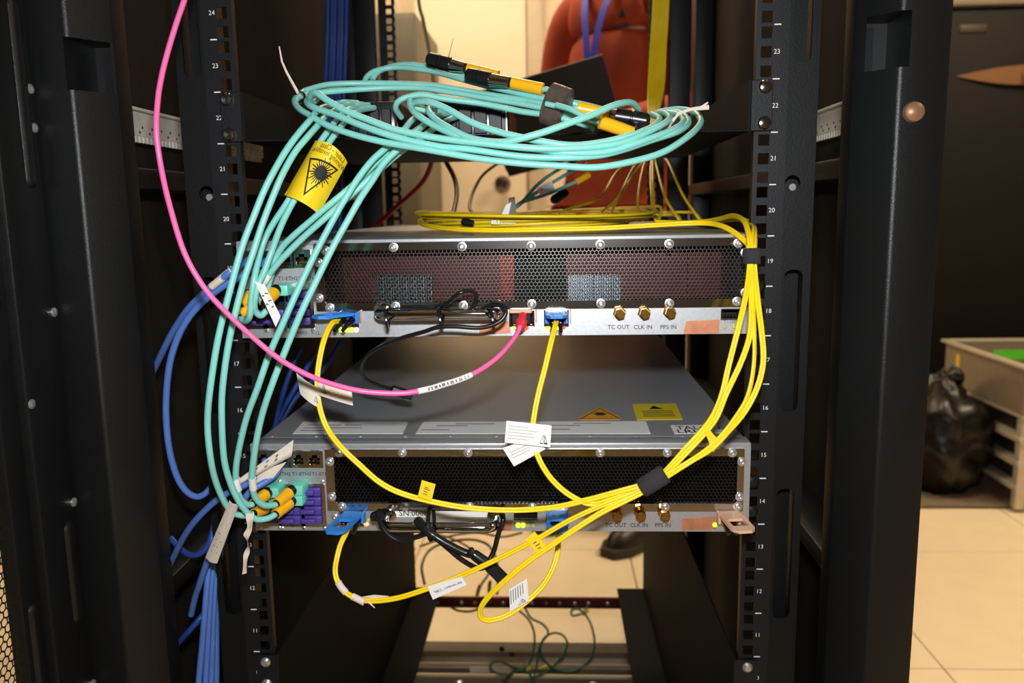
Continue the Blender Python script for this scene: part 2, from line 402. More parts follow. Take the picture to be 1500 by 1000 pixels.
part(blob((bq.x, byy, FLOOR+.0125+brz*.82), (.155, .17, brz), 3.1, .22), 'bag_body', 'bag_black', t, 1.5)
kn = btop-.03
part(MB().tube(smooth([(bq.x, byy, kn-.05), (bq.x+.01, byy, kn), (bq.x+.03, byy-.01, kn+.02), (bq.x+.06, byy, kn+.03)], 4), [.03, .025, .02, .016, .016, .018, .02, .022, .025, .03, .034, .03, .012][:13], 10), 'bag_neck', 'bag_black', t)

# ================================================================== RACK
U = .04445
rack = thing('server_rack', 'black server rack with numbered mounting rails and its door swung open', 'rack', (0, 0, FLOOR))
TOPZ = 2.02; BOTZ = FLOOR+.03
def mrail(side, y, marks=True):
    s = side; f = -1 if y < .4 else 1
    xs = sorted([s*.2262, s*.2350-.00475, s*.2350+.00475, s*.2540]); zs = [0]
    for k in range(45):
        for d in (-.015875, 0, .015875): zs += [(k+.5)*U+d-.00475, (k+.5)*U+d+.00475]
    zs.append(45*U+.012); mb = MB(); nz = len(zs)
    for yy in (y, y+.002): mb.v += [V((x, yy, z)) for z in zs for x in xs]
    N = 4*nz; idx = lambda i, j, b: b*N+j*4+i
    solid = lambda i, j: 0 <= i < 3 and 0 <= j < nz-1 and not (i == 1 and j % 2 == 1)
    for j in range(nz-1):
        for i in range(3):
            if not solid(i, j): continue
            mb.f += [(idx(i, j, 0), idx(i+1, j, 0), idx(i+1, j+1, 0), idx(i, j+1, 0)), (idx(i, j+1, 1), idx(i+1, j+1, 1), idx(i+1, j, 1), idx(i, j, 1))]
            if not solid(i-1, j): mb.f.append((idx(i, j, 0), idx(i, j+1, 0), idx(i, j+1, 1), idx(i, j, 1)))
            if not solid(i+1, j): mb.f.append((idx(i+1, j+1, 0), idx(i+1, j, 0), idx(i+1, j, 1), idx(i+1, j+1, 1)))
            if not solid(i, j-1): mb.f.append((idx(i+1, j, 0), idx(i, j, 0), idx(i, j, 1), idx(i+1, j, 1)))
            if not solid(i, j+1): mb.f.append((idx(i, j+1, 0), idx(i+1, j+1, 0), idx(i+1, j+1, 1), idx(i, j+1, 1)))
    mb.box((min(s*.2520, s*.2540), y+.002, 0), (max(s*.2520, s*.2540), y+.045, TOPZ))
    mb.box((min(s*.2262, s*.2276), y+.002, 0), (max(s*.2262, s*.2276), y+.008, TOPZ))
    return part(mb, 'mounting_rail', 'rail_black', rack, .5)
TICK = .2437
for s in (-1, 1):
    rail = mrail(s, 0)
    mrail(s, .78)
    for k in range(9, 25):
        part(MB().box((s*TICK-.0029, -.0004, k*U-.0005), (s*TICK+.0029, 0, k*U+.0005)), 'unit_mark', 'white_mark', rail)
    for k in range(10, 26):
        text(rail, str(k), .0056, (s*TICK, -.0004, (k-.5)*U), XU, ZU, 'white_mark', 'unit_number')
    # slotted wing beside each rail
    def wz(py, px=1160): return P(px, py, .004).z
    hs = []
    for (a, b) in ((395, 602), (716, 905), (-60, 92)):
        z0, z1 = wz(b), wz(a); hs.append(rrect(min(s*.258, s*.274), max(s*.258, s*.274), z0, z1, .006, 4))
    hs.append(circ(s*.262, wz(268), .0068, 16))
    hs.append(rrect(min(s*.258, s*.274), max(s*.258, s*.274), .08, .26, .006, 4)); hs.append(rrect(min(s*.258, s*.274), max(s*.258, s*.274), 1.25, 1.55, .006, 4))
    wing = MB().plate([(s*.2545, 0), (s*.2810, 0), (s*.2810, TOPZ), (s*.2545, TOPZ)], hs, (0, .006, 0), XU, ZU, .002)
    wing.box((min(s*.279, s*.281), .006, 0), (max(s*.279, s*.281), .05, TOPZ))
    wing.box((min(s*.256, s*.277), .028, .3), (max(s*.256, s*.277), .030, TOPZ))
    wg = part(wing, 'rail_wing', 'wing_black', rack, .5)
    part(MB().tube([(s*.262+.001, .007, wz(268)-.0035), (s*.262+.001, .03, wz(268)-.0035)], .0032, 8), 'wing_bolt', 'screw', wg)
    # post
    hl = .327 if s > 0 else .347
    xi = .3012 if s > 0 else .3235; xo = .366 if s > 0 else .403
    pr = [(xi, .003), (xi, -.0185), (xi+.0006, -.0200)]
    ta = math.atan2(.030, hl-xi)          # bend between the splayed inner flat and the front flat
    rb = .006; tl = rb*math.tan(ta/2)
    for k in range(7):
        a_ = ta*(1-k/6); cxb, cyb = hl+tl, -.05+rb
        pr.append((cxb-rb*math.sin(a_), cyb-rb*math.cos(a_)))
    pr += [(xo-.003, -.05), (xo-.0008, -.0492), (xo, -.047), (xo, .003)]
    if s > 0: c0, c1 = P(1284, 60, -.05).x, P(1334, 60, -.05).x; zc1, zc0 = P(1310, 15, -.05).z, P(1310, 98, -.05).z
    else: c0, c1 = -P(138, 90, -.05).x, -P(95, 90, -.05).x; zc1, zc0 = P(115, 53, -.05).z, P(115, 131, -.05).z
    def yat(x):
        for (xa, ya), (xb, yb) in zip(pr, pr[1:]):
            if xa <= x <= xb and xb > xa: return ya+(yb-ya)*(x-xa)/(xb-xa)
        return -.05
    left = [q for q in pr if q[0] < c0 and q[1] < 0]; right = [q for q in pr if q[0] > c1 and q[1] < 0]
    pl = [(xi, .003)]+left+[(c0, yat(c0)), (c0, .003)]
    pq = [(c1, .003), (c1, yat(c1))]+right+[(xo, .003)]
    pm = MB()
    def ext(p, z0, z1):
        q = [V((s*a, b, z0)) for a, b in p]
        if s > 0: q = q[::-1]
        pm.slab(q, z1-z0, (0, 0, 1))
    ext(pr, FLOOR+.02, zc0); ext(pl, zc0, zc1); ext(pq, zc0, zc1); ext(pr, zc1, TOPZ)
    post = part(pm, 'front_post', 'frame_black', rack, .5)
    bx = MB().box((min(s*(c0+.0005), s*(c0+.010)), -.016, zc0), (max(s*(c0+.0005), s*(c0+.010)), -.006, zc1-.006))
    part(bx, 'latch_bar', 'rail_black', post)
    part(MB().box((min(s*(xi+.002), s*(c1+.004)), -.002, zc0-.004), (max(s*(xi+.002), s*(c1+.004)), .0028, zc1+.004)), 'latch_backing', 'deep_black', post)
    if s > 0:
        q = P(1338, 164, -.05); part(MB().lath(q, -YU, [(-.002, .0085), (0, .0085), (.0035, .0075), (.0055, .005), (.0062, .001)], 18), 'dome_plug', 'bronze', post)
    # side panel and its long members
    sp = part(MB().box((min(s*.372, s*.376), -.026, FLOOR+.02), (max(s*.372, s*.376), 1.0, TOPZ)), 'side_panel', 'panel_brown', rack)
    part(MB().bbox((min(s*.325, s*.371), .0, .895), (max(s*.325, s*.371), .95, .915), .003), 'side_beam', 'frame_black', rack)
    part(MB().bbox((min(s*.325, s*.371), .0, .50), (max(s*.325, s*.371), .95, .52), .003), 'side_beam', 'frame_black', rack)
    # pale toothed cable finger strip
    tz1 = .974; tz0 = .948; tm = MB()
    tm.bbox((min(s*.352, s*.355), -.02, tz0), (max(s*.352, s*.355), .42, tz1), .0006, 1)
    tm.bbox((min(s*.345, s*.355), -.02, tz1-.003), (max(s*.345, s*.355), .42, tz1), .0006, 1)
    ts = part(tm, 'cable_strip', 'tooth_white', rack)
    tt = MB()
    for k in range(54): tt.box((min(s*.352, s*.355), -.018+k*.008, tz0-.006), (max(s*.352, s*.355), -.013+k*.008, tz0))
    part(tt, 'teeth', 'tooth_white', ts, kind='stuff')
    th = MB()
    for k in range(22):
        for q in range(2): th.lath((s*.3518, -.010+k*.02+q*.006, tz0+.004+q*.005), (-s, 0, 0), [(0, .0014), (.0002, .0014)], 8)
    part(th, 'strip_holes', 'dark_hole', ts, kind='stuff')
    # rear post
    part(MB().bbox((min(s*.335, s*.371), .955, FLOOR+.02), (max(s*.335, s*.371), 1.0, TOPZ), .004), 'rear_post', 'frame_black', rack)
    part(MB().bbox((min(s*.262, s*.300), .785, 0), (max(s*.262, s*.300), .80, TOPZ), .002), 'rear_wing', 'rail_black', rack)
    cg = MB()
    for k in range(128): cg.box((min(s*.2235, s*.2262), .776, .02+k*.0148), (max(s*.2235, s*.2262), .779, .028+k*.0148))
    part(cg, 'cable_fingers', 'deep_black', rack, kind='stuff')
# base and top frames
bz1 = P(750, 945, .93).z; bz2 = P(750, 963, .90).z
part(MB().bbox((-.37, .895, FLOOR+.02), (.37, .935, bz1-.004), .003), 'rear_base_beam', 'base_grey', rack)
zb = P(750, 975, .84).z
part(MB().bbox((-.37, .83, FLOOR+.01), (.37, .848, zb), .002), 'inner_base_beam', 'base_grey', rack)
bb = part(MB().box((-.37, -.02, FLOOR+.005), (.37, .80, FLOOR+.02)), 'base_plate', 'deep_black', rack)
p0, p1 = P(688, 976, .8295), P(752, 985, .8295)
part(MB().box((p0.x, .8288, p1.z), (p1.x, .8299, p0.z)), 'base_label', 'label_cream', rack)
for px_, py_ in ((735, 950), (750, 958)):
    q = P(px_, py_, .8945); part(MB().lath((q.x, .895, q.z), -YU, [(0, .006), (.0015, .006)], 10), 'beam_hole', 'dark_hole', rack)
for px_ in (675, 868):
    q = P(px_, 996, .80); part(MB().lath((q.x, .78, FLOOR+.02), ZU, [(0, .007), (.003, .007), (.005, .003)], 10), 'base_screw', 'screw', rack)
for q in ((-.37, -.05, TOPZ, .37, .0, TOPZ+.04), (-.37, .955, TOPZ, .37, 1.0, TOPZ+.04), (-.37, .0, TOPZ, -.33, .955, TOPZ+.04), (.33, .0, TOPZ, .37, .955, TOPZ+.04)):
    part(MB().bbox(q[:3], q[3:], .003), 'top_beam', 'frame_black', rack)
part(MB().bbox((-.37, -.045, FLOOR+.005), (.37, -.005, FLOOR+.06), .003), 'front_base_beam', 'frame_black', rack)
for sx in (-1, 1):
    for yy in (.0, .93): part(MB().lath((sx*.33, yy, FLOOR), ZU, [(0, .022), (.012, .022), (.013, .01), (.03, .01)], 14), 'levelling_foot', 'screw', rack)
# open left door, hinged at the left post
DX = -.378
door = part(MB().bbox((DX-.022, -.104, FLOOR+.05), (DX, -.0525, TOPZ-.02), .003), 'rack_door', 'frame_black', rack, .5)
rim = MB()
rim.bbox((DX-.022, -.128, FLOOR+.05), (DX-.008, -.104, TOPZ-.02), .002); rim.bbox((DX-.022, -.62, FLOOR+.05), (DX-.004, -.58, TOPZ-.02), .003)
for z0, z1 in ((FLOOR+.05, FLOOR+.10), (TOPZ-.07, TOPZ-.02)): rim.bbox((DX-.022, -.58, z0), (DX-.004, -.128, z1), .003)
part(rim, 'door_rim', 'frame_black', door)
def stadium_bump(yc, z0, z1, wd, x, depth, nm):
    mb = MB(); n = 10; out = []
    for k in range(n+1): a = math.pi*k/n; out.append((math.cos(a), z1-wd/2, math.sin(a)))
    for k in range(n+1): a = math.pi+math.pi*k/n; out.append((math.cos(a), z0+wd/2, math.sin(a)))
    rings = []
    for rr, dx in ((wd/2, 0), (wd/2-.0018, depth*.7), (wd/2-.004, depth), (wd/2*.2, depth)):
        rings.append([V((x+dx, yc+c*rr, zc+sn*rr)) for c, zc, sn in out])
    N = len(out)
    for rg in rings: mb.v += rg
    for j in range(len(rings)-1):
        for k in range(N): mb.f.append((j*N+k, j*N+(k+1) % N, (j+1)*N+(k+1) % N, (j+1)*N+k))
    mb.f.append(tuple((len(rings)-1)*N+k for k in range(N)))
    return part(mb, nm, 'frame_black', door)
def dz(px, py): return PX(px, py, DX)
for (pa, pb, w_) in (((50, 8), (62, 276), .014), ((118, 752), (150, 880), .014), ((95, 1010), (110, 1150), .014)):
    a, b = dz(*pa), dz(*pb); stadium_bump(max(-.088, min(-.068, (a.y+b.y)/2)), b.z, a.z, w_, DX, .003, 'embossed_rib')
for (pa, pb) in (((14, 305), (14, 448)), ((60, 885), (70, 1100))):
    a, b = dz(*pa), dz(*pb); stadium_bump(-.116, b.z, a.z, .012, DX-.008, .003, 'embossed_rib')
for px_, py_ in ((78, 138), (104, 452), (136, 718), (21, 601), (168, 968), (99, 195)):
    q = dz(px_, py_); yy = max(-.100, min(-.057, q.y)); xx = DX if q.y > -.104 else DX
    part(MB().lath((xx, yy, q.z), XU, [(0, .0042), (.0012, .004), (.0022, .002)], 12), 'rivet', 'screw', door)
def hexsheet(o, u, v, w_, h_, R, wall, depth, mb=None):
    mb = mb or MB(); o, u, v = V(o), V(u), V(v); nn = u.cross(v).normalized(); dxh = R*math.sqrt(3); dyh = R*1.5
    j = 0; y = R
    an = [(math.cos(math.radians(30+60*k)), math.sin(math.radians(30+60*k))) for k in range(6)]
    vs, fs = mb.v, mb.f
    while y < h_-R*.9:
        x = dxh*(.5 if j % 2 == 0 else 1.0)
        while x < w_-dxh*.45:
            n = len(vs); c = o+u*x+v*y
            for rr, d in ((R, 0), (R-wall, 0)) + (((R-wall, depth),) if depth else ()):
                for a, b in an: vs.append(c+u*(a*rr)+v*(b*rr)-nn*d)
            for k in range(6):
                k2 = (k+1) % 6; fs.append((n+k, n+k2, n+6+k2, n+6+k))
                if depth: fs.append((n+6+k, n+6+k2, n+12+k2, n+12+k))
            x += dxh
        y += dyh; j += 1
    return mb
part(hexsheet((DX-.014, -.128, FLOOR+.10), -YU, ZU, .452, TOPZ-.17-FLOOR, .0042, .0009, 0), 'perforated_sheet', 'hex_door', door, kind='stuff')

# ================================================================== SHELF
shz = .9345
sh = thing('rack_shelf', 'black sheet-metal rack shelf with side walls holding the aqua cable coil', 'shelf', (0, 0, shz))
part(MB().bbox((-.2222, -.002, shz), (.2222, .36, shz+.002), .0005, 1), 'shelf_deck', 'shelf_black', sh)
for s in (-1, 1):
    wl = [V((s*.2222, -.003, shz)), V((s*.2222, .36, shz)), V((s*.2222, .36, shz+.02)), V((s*.2222, .30, shz+.0425)), V((s*.2222, -.003, shz+.0425))]
    part(MB().slab(wl, .002, (-s, 0, 0)), 'side_wall', 'shelf_black', sh)
    er = part(MB().bbox((min(s*.2222, s*.2405), -.0045, shz), (max(s*.2222, s*.2405), -.0025, shz+.0425), .0006, 1), 'mounting_ear', 'rail_black', sh)
    for zz in (.0065, .0365):
        q = (s*.2335, -.0045, shz+zz); sc = MB().lath(q, -YU, [(0, .0058), (.0012, .0058), (.0034, .0044), (.004, .002)], 16)
        part(sc, 'ear_screw', 'steel', sh)
# fiber cassettes on the shelf
for i, (xa, xb, lb) in enumerate(((485, 583, 'left of the two black fiber cassettes, next to the laser warning flag cables'), (622, 745, 'black fiber cassette with a pale divider, under the taped end of the aqua coil'))):
    x0, x1 = P(xa, 180, .06).x, P(xb, 180, .06).x
    t = thing('fiber_cassette', ['black fiber cassette on the shelf beside the cables with the yellow warning sheet', lb][i], 'patch panel', (x0, .06, shz+.002), 'fiber cassettes on the shelf')
    z0 = shz+.0023
    part(MB().bbox((x0, .062, z0), (x1, .24, z0+.038), .0015), 'cassette_body', 'black_plastic', t)
    n = 5
    for k in range(n):
        a = x0+.004+(x1-x0-.008)*k/n; b = a+(x1-x0-.008)/n-.0022
        pt = part(MB().bbox((a, .0575, z0+.006), (b, .0618, z0+.031), .0008, 1), 'port', 'deep_black', t)
        part(MB().box((a+.002, .0568, z0+.003), (b-.002, .0574, z0+.0055)), 'port_label', 'lanyard_blue' if k % 2 else 'pale_print', pt)
    part(MB().box((x1-.0025, .0555, z0+.001), (x1-.001, .0618, z0+.037)), 'divider', 'steel', t)

# ================================================================== CHASSIS
YF = -.020
def chassis(upper):
    zt, zb_ = (.8475, .7607) if upper else (.6625, .5785)
    xl, xr = -.2285, .2272
    lab = 'silver rack chassis with reddish boards behind its honeycomb grille, yellow fiber coil on top' if upper else 'silver rack chassis with black honeycomb grille and white stickers on its lid'
    t = thing('rack_chassis', lab, 'chassis', (0, 0, zb_), 'silver rack chassis')
    F = lambda px, py, dy=0: P(px, py, YF+dy)
    # grille rectangle
    if upper: g0, g1 = F(474, 440), F(1091, 362)
    else: g0, g1 = F(490, 736), F(1080, 667)
    if upper: gx0, gx1, gz0, gz1 = F(474, 400).x, F(1091, 400).x, F(780, 441).z, F(780, 363).z
    else: gx0, gx1, gz0, gz1 = F(490, 700).x, F(1080, 700).x, F(780, 737).z, F(780, 667).z
    th = .0022
    body = MB()
    body.box((-.2245, .0, zb_), (.2245, .70, zb_+.0015)); body.box((-.2245, .0, zb_), (-.223, .70, zt-.001)); body.box((.223, .0, zb_), (.2245, .70, zt-.001))
    body.box((-.2245, .698, zb_), (.2245, .70, zt-.001))
    body.box((-.2245, YF+.004, zb_), (.2245, 0, zb_+.0015)); body.box((xl, YF+.003, zb_), (xl+.0015, .0, zt-.002)); body.box((xr-.0015, YF+.003, zb_), (xr, .0, zt-.002))
    part(body, 'case', 'zinc', t)
    lid = MB().bbox((-.2245, -.0005, zt-.0015), (.2245, .70, zt), .0004, 1)
    lid.bbox((xl, YF-.001, zt-.0045), (xr, 0, zt), .0012)
    ld = part(lid, 'lid', 'zinc_top', t)
    # front panel with openings
    holes = [rrect(gx0, gx1, gz0, gz1, .001, 1)]
    ports = []
    def op(px0, px1, py0, py1, r=.0005): 
        a, b = F(px0, py1), F(px1, py0); holes.append(rrect(a.x, b.x, a.z, b.z, r, 1)); ports.append((a.x, b.x, a.z, b.z)); return ports[-1]
    if upper:
        rj = [op(357, 379, 369, 392), op(382, 404, 369, 392), op(407, 429, 368, 391), op(432, 454, 367, 390)]
        mp = [op(361, 386, 428, 477), op(391, 416, 427, 476), op(427, 454, 424, 476)]
        cages = [op(497, 524, 456, 477), op(748, 781, 456, 476), op(799, 831, 455, 476)]
        small = [op(1057, 1085, 453, 467)]
    else:
        rj = [op(377, 398, 660, 682), op(403, 424, 660, 682), op(429, 448, 661, 682), op(452, 472, 661, 682)]
        mp = [op(383, 405, 714, 765), op(415, 440, 712, 766), op(447, 471, 712, 766)]
        cages = [op(500, 531, 748, 768), op(803, 831, 746, 767), op(1051, 1081, 747, 766)]
        small = [op(754, 786, 747, 760)]
    pnl = MB().plate([(xl, zb_), (xr, zb_), (xr, zt-.004), (xl, zt-.004)], holes, (0, YF+th, 0), XU, ZU, th)
    panel = part(pnl, 'front_panel', 'zinc', t, .4)
    # port wells
    for i, (a, b, c, d) in enumerate(ports):
        wl = MB(); y0, y1 = YF+th, YF+.016
        wl.add([(a, y0, c), (b, y0, c), (b, y0, d), (a, y0, d), (a, y1, c), (b, y1, c), (b, y1, d), (a, y1, d)], [(0, 1, 5, 4), (1, 2, 6, 5), (2, 3, 7, 6), (3, 0, 4, 7), (4, 5, 6, 7)])
        part(wl, 'port_well', 'dark_hole', panel)
    for (a, b, c, d) in rj:   # ethernet jacks: metal shield with a stepped opening
        w2 = b-a; h2 = d-c; cx = (a+b)/2
        hole = [(a+w2*.14, c+h2*.14), (b-w2*.14, c+h2*.14), (b-w2*.14, c+h2*.60), (cx+w2*.18, c+h2*.60), (cx+w2*.18, c+h2*.80), (cx-w2*.18, c+h2*.80), (cx-w2*.18, c+h2*.60), (a+w2*.14, c+h2*.60)]
        jk = MB().plate([(a-.001, c-.001), (b+.001, c-.001), (b+.001, d+.001), (a-.001, d+.001)], [hole], (0, YF-.0002, 0), XU, ZU, .0022)
        j = part(jk, 'ethernet_jack', 'steel', t, .4)
        part(MB().bbox((cx-w2*.28, YF-.0012, d+.0012), (cx+w2*.28, YF-.0002, d+.0040), .0004, 1), 'spring_tab', 'zinc', j)
        part(MB().box((a+w2*.16, YF+.004, c+h2*.16), (b-w2*.16, YF+.0045, c+h2*.3)), 'contacts', 'gold', j)
    for mi, (a, b, c, d) in enumerate(mp):   # fiber adapter: bezel and purple dust plugs
        br = MB().plate(rrect(a-.0032, b+.0032, c-.0028, d+.0028, .001, 1), [rrect(a, b, c, d, .0005, 1)], (0, YF-.0001, 0), XU, ZU, .0012)
        ad = part(br, 'fiber_adapter', 'steel', t, .4)
        hh_ = (d-c)/4
        ks = (0, 1) if mi < 2 else (0, 1, 2, 3)
        for k in ks:
            z0 = c+hh_*k; q = MB().bbox((a+.0006, YF-.004, z0+.0004), (b-.0006, YF+.01, z0+hh_-.0006), .0012)
            dp = part(q, 'dust_plug', 'purple', ad)
            part(MB().bbox((a-.0012, YF-.0092, z0+hh_*.3), (b-.0055, YF-.0042, z0+hh_*.78), .001), 'plug_grip', 'purple', dp)
        for sx in (a-.001, b+.001):
            for sz in (c-.0045, d+.0045):
                part(MB().lath((sx, YF-.0001, sz), -YU, [(0, .0019), (.0008, .0019), (.0014, .001)], 10), 'panel_screw', 'screw', t)
    for (a, b, c, d) in cages:
        cg = MB().plate([(a-.0012, c-.001), (b+.0012, c-.001), (b+.0012, d+.0012), (a-.0012, d+.0012)], [[(a+.0004, c+.0004), (b-.0004, c+.0004), (b-.0004, d-.0004), (a+.0004, d-.0004)]], (0, YF-.0001, 0), XU, ZU, .0022)
        c_ = part(cg, 'transceiver_cage', 'steel', t, .4)
        part(MB().box((b+.002, YF-.0015, c+.002), (b+.0032, YF-.0002, d+.002)), 'ground_spring', 'copper', c_)
    for (a, b, c, d) in small:
        sp = MB().plate([(a-.0008, c-.0008), (b+.0008, c-.0008), (b+.0008, d+.0008), (a-.0008, d+.0008)], [[(a, c), (b, c), (b, d), (a, d)]], (0, YF-.0001, 0), XU, ZU, .0008)
        part(sp, 'pin_header', 'deep_black', t)
        pins = MB()
        for k in range(5): pins.box((a+(b-a)*(k+.6)/6, YF+.003, c+.002), (a+(b-a)*(k+.6)/6+.0006, YF+.01, c+.0026))
        part(pins, 'header_pins', 'gold', t)
    # grille: polished frame and honeycomb
    fo = rrect(gx0-.0075, gx1+.0055, gz0-.0068, gz1+.0066, .0008, 1)
    fr = MB().plate(fo, [rrect(gx0+.0005, gx1-.0005, gz0+.0004, gz1-.0004, .0008, 1)], (0, YF-.0002, 0), XU, ZU, .0016)
    gf = part(fr, 'grille_frame', 'steel', t, .4)
    hx = hexsheet((gx0-.002, YF+.0005, gz0-.002), XU, ZU, gx1-gx0+.004, gz1-gz0+.004, .00199, .00020, .0045)
    part(hx, 'honeycomb_grille', 'hex_steel' if upper else 'hex_dark', t, .4, kind='stuff')
    # what is behind the grille
    if upper:
        yb = YF+.03
        part(MB().box((gx0-.002, yb+.03, gz0-.004), (gx1+.002, yb+.032, gz1+.003)), 'dark_backing', 'dark_hole', t)
        for a, b, c, d in ((500, 752, 372, 440), (830, 1010, 366, 440), (1010, 1060, 395, 440)):
            p0, p1 = F(a, d, .03), F(b, c, .03)
            part(MB().box((p0.x, yb+.012, gz0-.003), (p1.x, yb+.014, gz1+.002)), 'red_board', 'pcb_red', t)
        p0, p1 = F(733, 440, .03), F(752, 380, .03)
        part(MB().box((p0.x, yb+.004, gz0-.002), (p1.x, yb+.010, gz1-.008)), 'copper_block', 'copper_dull', t)
        for a, b in ((556, 592), (597, 632), (833, 868), (871, 907)):
            p0, p1 = F(a, 436, .022), F(b, 403, .022)
            fins = MB(); n = 11
            fins.box((p0.x, yb+.002, gz0-.002), (p1.x, yb+.004, p1.z))
            for k in range(n):
                x = p0.x+(p1.x-p0.x)*k/(n-1); fins.box((x-.0004, yb-.012, gz0-.002), (x+.0004, yb+.002, p1.z))
            part(fins, 'heat_sink', 'fin_grey', t)
    else:
        part(MB().box((gx0-.002, YF+.02, gz0-.004), (gx1+.002, YF+.022, gz1+.003)), 'dark_backing', 'dark_hole', t)
    # screws
    if upper: SC = [(577, 362), (677, 361), (778, 360), (879, 358), (980, 357), (1081, 356), (477, 366), (484, 450), (580, 448), (679, 447), (779, 445), (880, 444), (980, 444), (1079, 441), (467, 384), (468, 436), (1091, 370), (1091, 428)]
    else: SC = [(497, 662), (590, 662), (686, 662), (785, 662), (879, 662), (977, 662), (1072, 662), (484, 675), (487, 726), (502, 740), (594, 741), (688, 740), (780, 741), (879, 742), (974, 741), (1086, 675), (1083, 726), (1080, 740), (492, 755)]
    for px_, py_ in SC:
        q = F(px_, py_); q.y = YF-.0018
        sm = MB().lath(q, -YU, [(0, .0041), (.0005, .0041), (.0007, .0030), (.0016, .0028), (.0022, .0018), (.0023, .0012), (.0012, .0011)], 16)
        part(sm, 'grille_screw', 'screw', t)
    # handle
    ha, hb = (F(562, 455), F(728, 453)) if upper else (F(568, 756), F(727, 755))
    zz = (ha.z+hb.z)/2
    pts = [(ha.x, YF, zz), (ha.x, YF-.018, zz-.0005)]+[(ha.x+.009*(1-math.cos(a)), YF-.018-.009*math.sin(a), zz-.0005) for a in (.4, .8, 1.2, 1.57)]
    pts += [(hb.x-(x-ha.x), y, z) for x, y, z in pts[::-1]]
    hd = part(MB().tube(pts, .0048, 18), 'carry_handle', 'chrome', t, 1.)
    for q in (ha, hb): part(MB().lath((q.x, YF-.0004, zz), -YU, [(0, .0085), (.0015, .0085), (.003, .006)], 18), 'handle_collar', 'chrome', hd)
    # coaxial sockets
    cs = ((907, 457, 'TC OUT'), (943, 457, 'CLK IN'), (980, 456, 'PPS IN')) if upper else ((903, 750, 'TC OUT'), (937, 749, 'CLK IN'), (972, 749, 'PPS IN'))
    for px_, py_, tx_ in cs:
        q = F(px_, py_); q.y = YF-.0002
        so = part(MB().lath(q, -YU, [(0, .0058), (.002, .0058)], 6), 'coax_socket', 'gold', t, .4)
        part(MB().lath(q-YU*.002, -YU, [(0, .0036), (.004, .0036), (.0042, .0033), (.0046, .0036)], 16), 'threaded_barrel', 'gold', so)
        part(MB().lath(q-YU*.0066, -YU, [(0, .0042), (.0006, .0047), (.006, .0047), (.0065, .0040)], 6), 'gold_cap', 'gold', so, .4)
        ly = 479 if upper else 769
        text(t, tx_, .0052, F(px_-1, ly)-YU*.0003, XU, ZU, 'black_print', bold=.004)
    if upper: cp = [(1005, 470), (1054, 468), (1053, 488), (1001, 489)]
    else: cp = [(999, 759), (1049, 756), (1049, 775), (999, 776)]
    def tape(c4, nm='copper_tape'):
        mb = MB(); A = [F(*q) for q in c4]
        mb.grid(lambda u, v, s: (A[0].lerp(A[1], u)).lerp(A[3].lerp(A[2], u), v) + V((0, -.0003-.0003*s-.0004*abs(noise.noise(V((u*7, v*3, 1)))), 0)), 8, 3, 1)
        part(mb, nm, 'copper', t)
    tape(cp)
    tape([(703, 474), (747, 470), (748, 488), (702, 489)] if upper else [(716, 762), (749, 761), (750, 776), (714, 777)])
    # lettering
    if upper:
        for px_, s_ in ((422, 'T1-ETH2'), (452, 'T1-ETH3')): text(t, s_, .0048, F(px_, 408)-YU*.0003, XU, ZU, 'black_print')
        for px_, s_ in ((443, 'MPO'), (462, '7-12')): text(t, s_, .0044, F(px_, 488)-YU*.0003, XU, ZU, 'black_print')
        text(t, 'T1-100G', .0036, F(1071, 471)-YU*.0003, XU, ZU, 'grey_print')
        LED = [(500, 483, 'led_lime'), (508, 483, 'led_lime'), (515, 483, 'led_lime'), (522, 483, 'led_pink'), (754, 478, 'led_lime'), (763, 479, 'led_lime'), (771, 480, 'led_red'), (778, 478, 'led_pink'), (801, 479, 'led_lime'), (808, 479, 'led_lime'), (817, 479, 'led_lime'), (825, 479, 'led_red'), (1061, 478, 'led_off'), (1075, 478, 'led_off')]
    else:
        for px_, s_ in ((412, 'T1-ETH2'), (442, 'T1-ETH3'), (471, 'T1-ETH4')): text(t, s_, .0048, F(px_, 694)-YU*.0003, XU, ZU, 'black_print')
        for px_, s_ in ((425, '7-12'), (442, 'MPO'), (461, 'MPO'), (477, '1-12')): text(t, s_, .0044, F(px_, 770)-YU*.0003, XU, ZU, 'black_print')
        text(t, 'T1-100G2', .0038, F(770, 763)-YU*.0003, XU, ZU, 'black_print')
        LED = [(537, 767, 'led_orange'), (759, 769, 'led_lime'), (766, 769, 'led_lime'), (774, 769, 'led_off'), (781, 769, 'led_off'), (1047, 768, 'led_lime'), (540, 762, 'led_off')]
        q = F(595, 749); st = part(MB().box((F(563, 750).x, YF-.0005, q.z-.0052), (F(735, 750).x, YF-.0001, q.z+.0048)), 'serial_sticker', 'label_white', t)
        text(t, 'SN:0008', .0078, F(606, 751.2)-YU*.0012, XU, ZU, 'black_print', bold=.004)
    for px_, py_, m_ in LED:
        q = F(px_, py_); q.y = YF-.0002
        part(MB().lath(q, -YU, [(0, .0021), (.0006, .0020), (.0012, .0012)], 12), 'indicator_led', m_, t)
    # lid details
    if not upper:
        Z = zt+.0001
        def stk(c4, m_, nm, parent=ld, h=.0003):
            return part(MB().slab([PZ(a, b, Z) for a, b in c4], h, (0, 0, 1)), nm, m_, parent)
        s1 = stk([(429, 635), (590, 635), (598, 618), (444, 618)], 'label_white', 'part_label')
        s2 = stk([(609, 635), (953, 635), (946, 617), (620, 618)], 'label_white', 'part_label')
        s3 = stk([(933, 615), (1000, 614), (990, 591), (926, 592)], 'sticker_yellow', 'static_warning')
        s4 = stk([(988, 635), (1062, 634), (1050, 622), (982, 623)], 'label_white', 'unit_label')
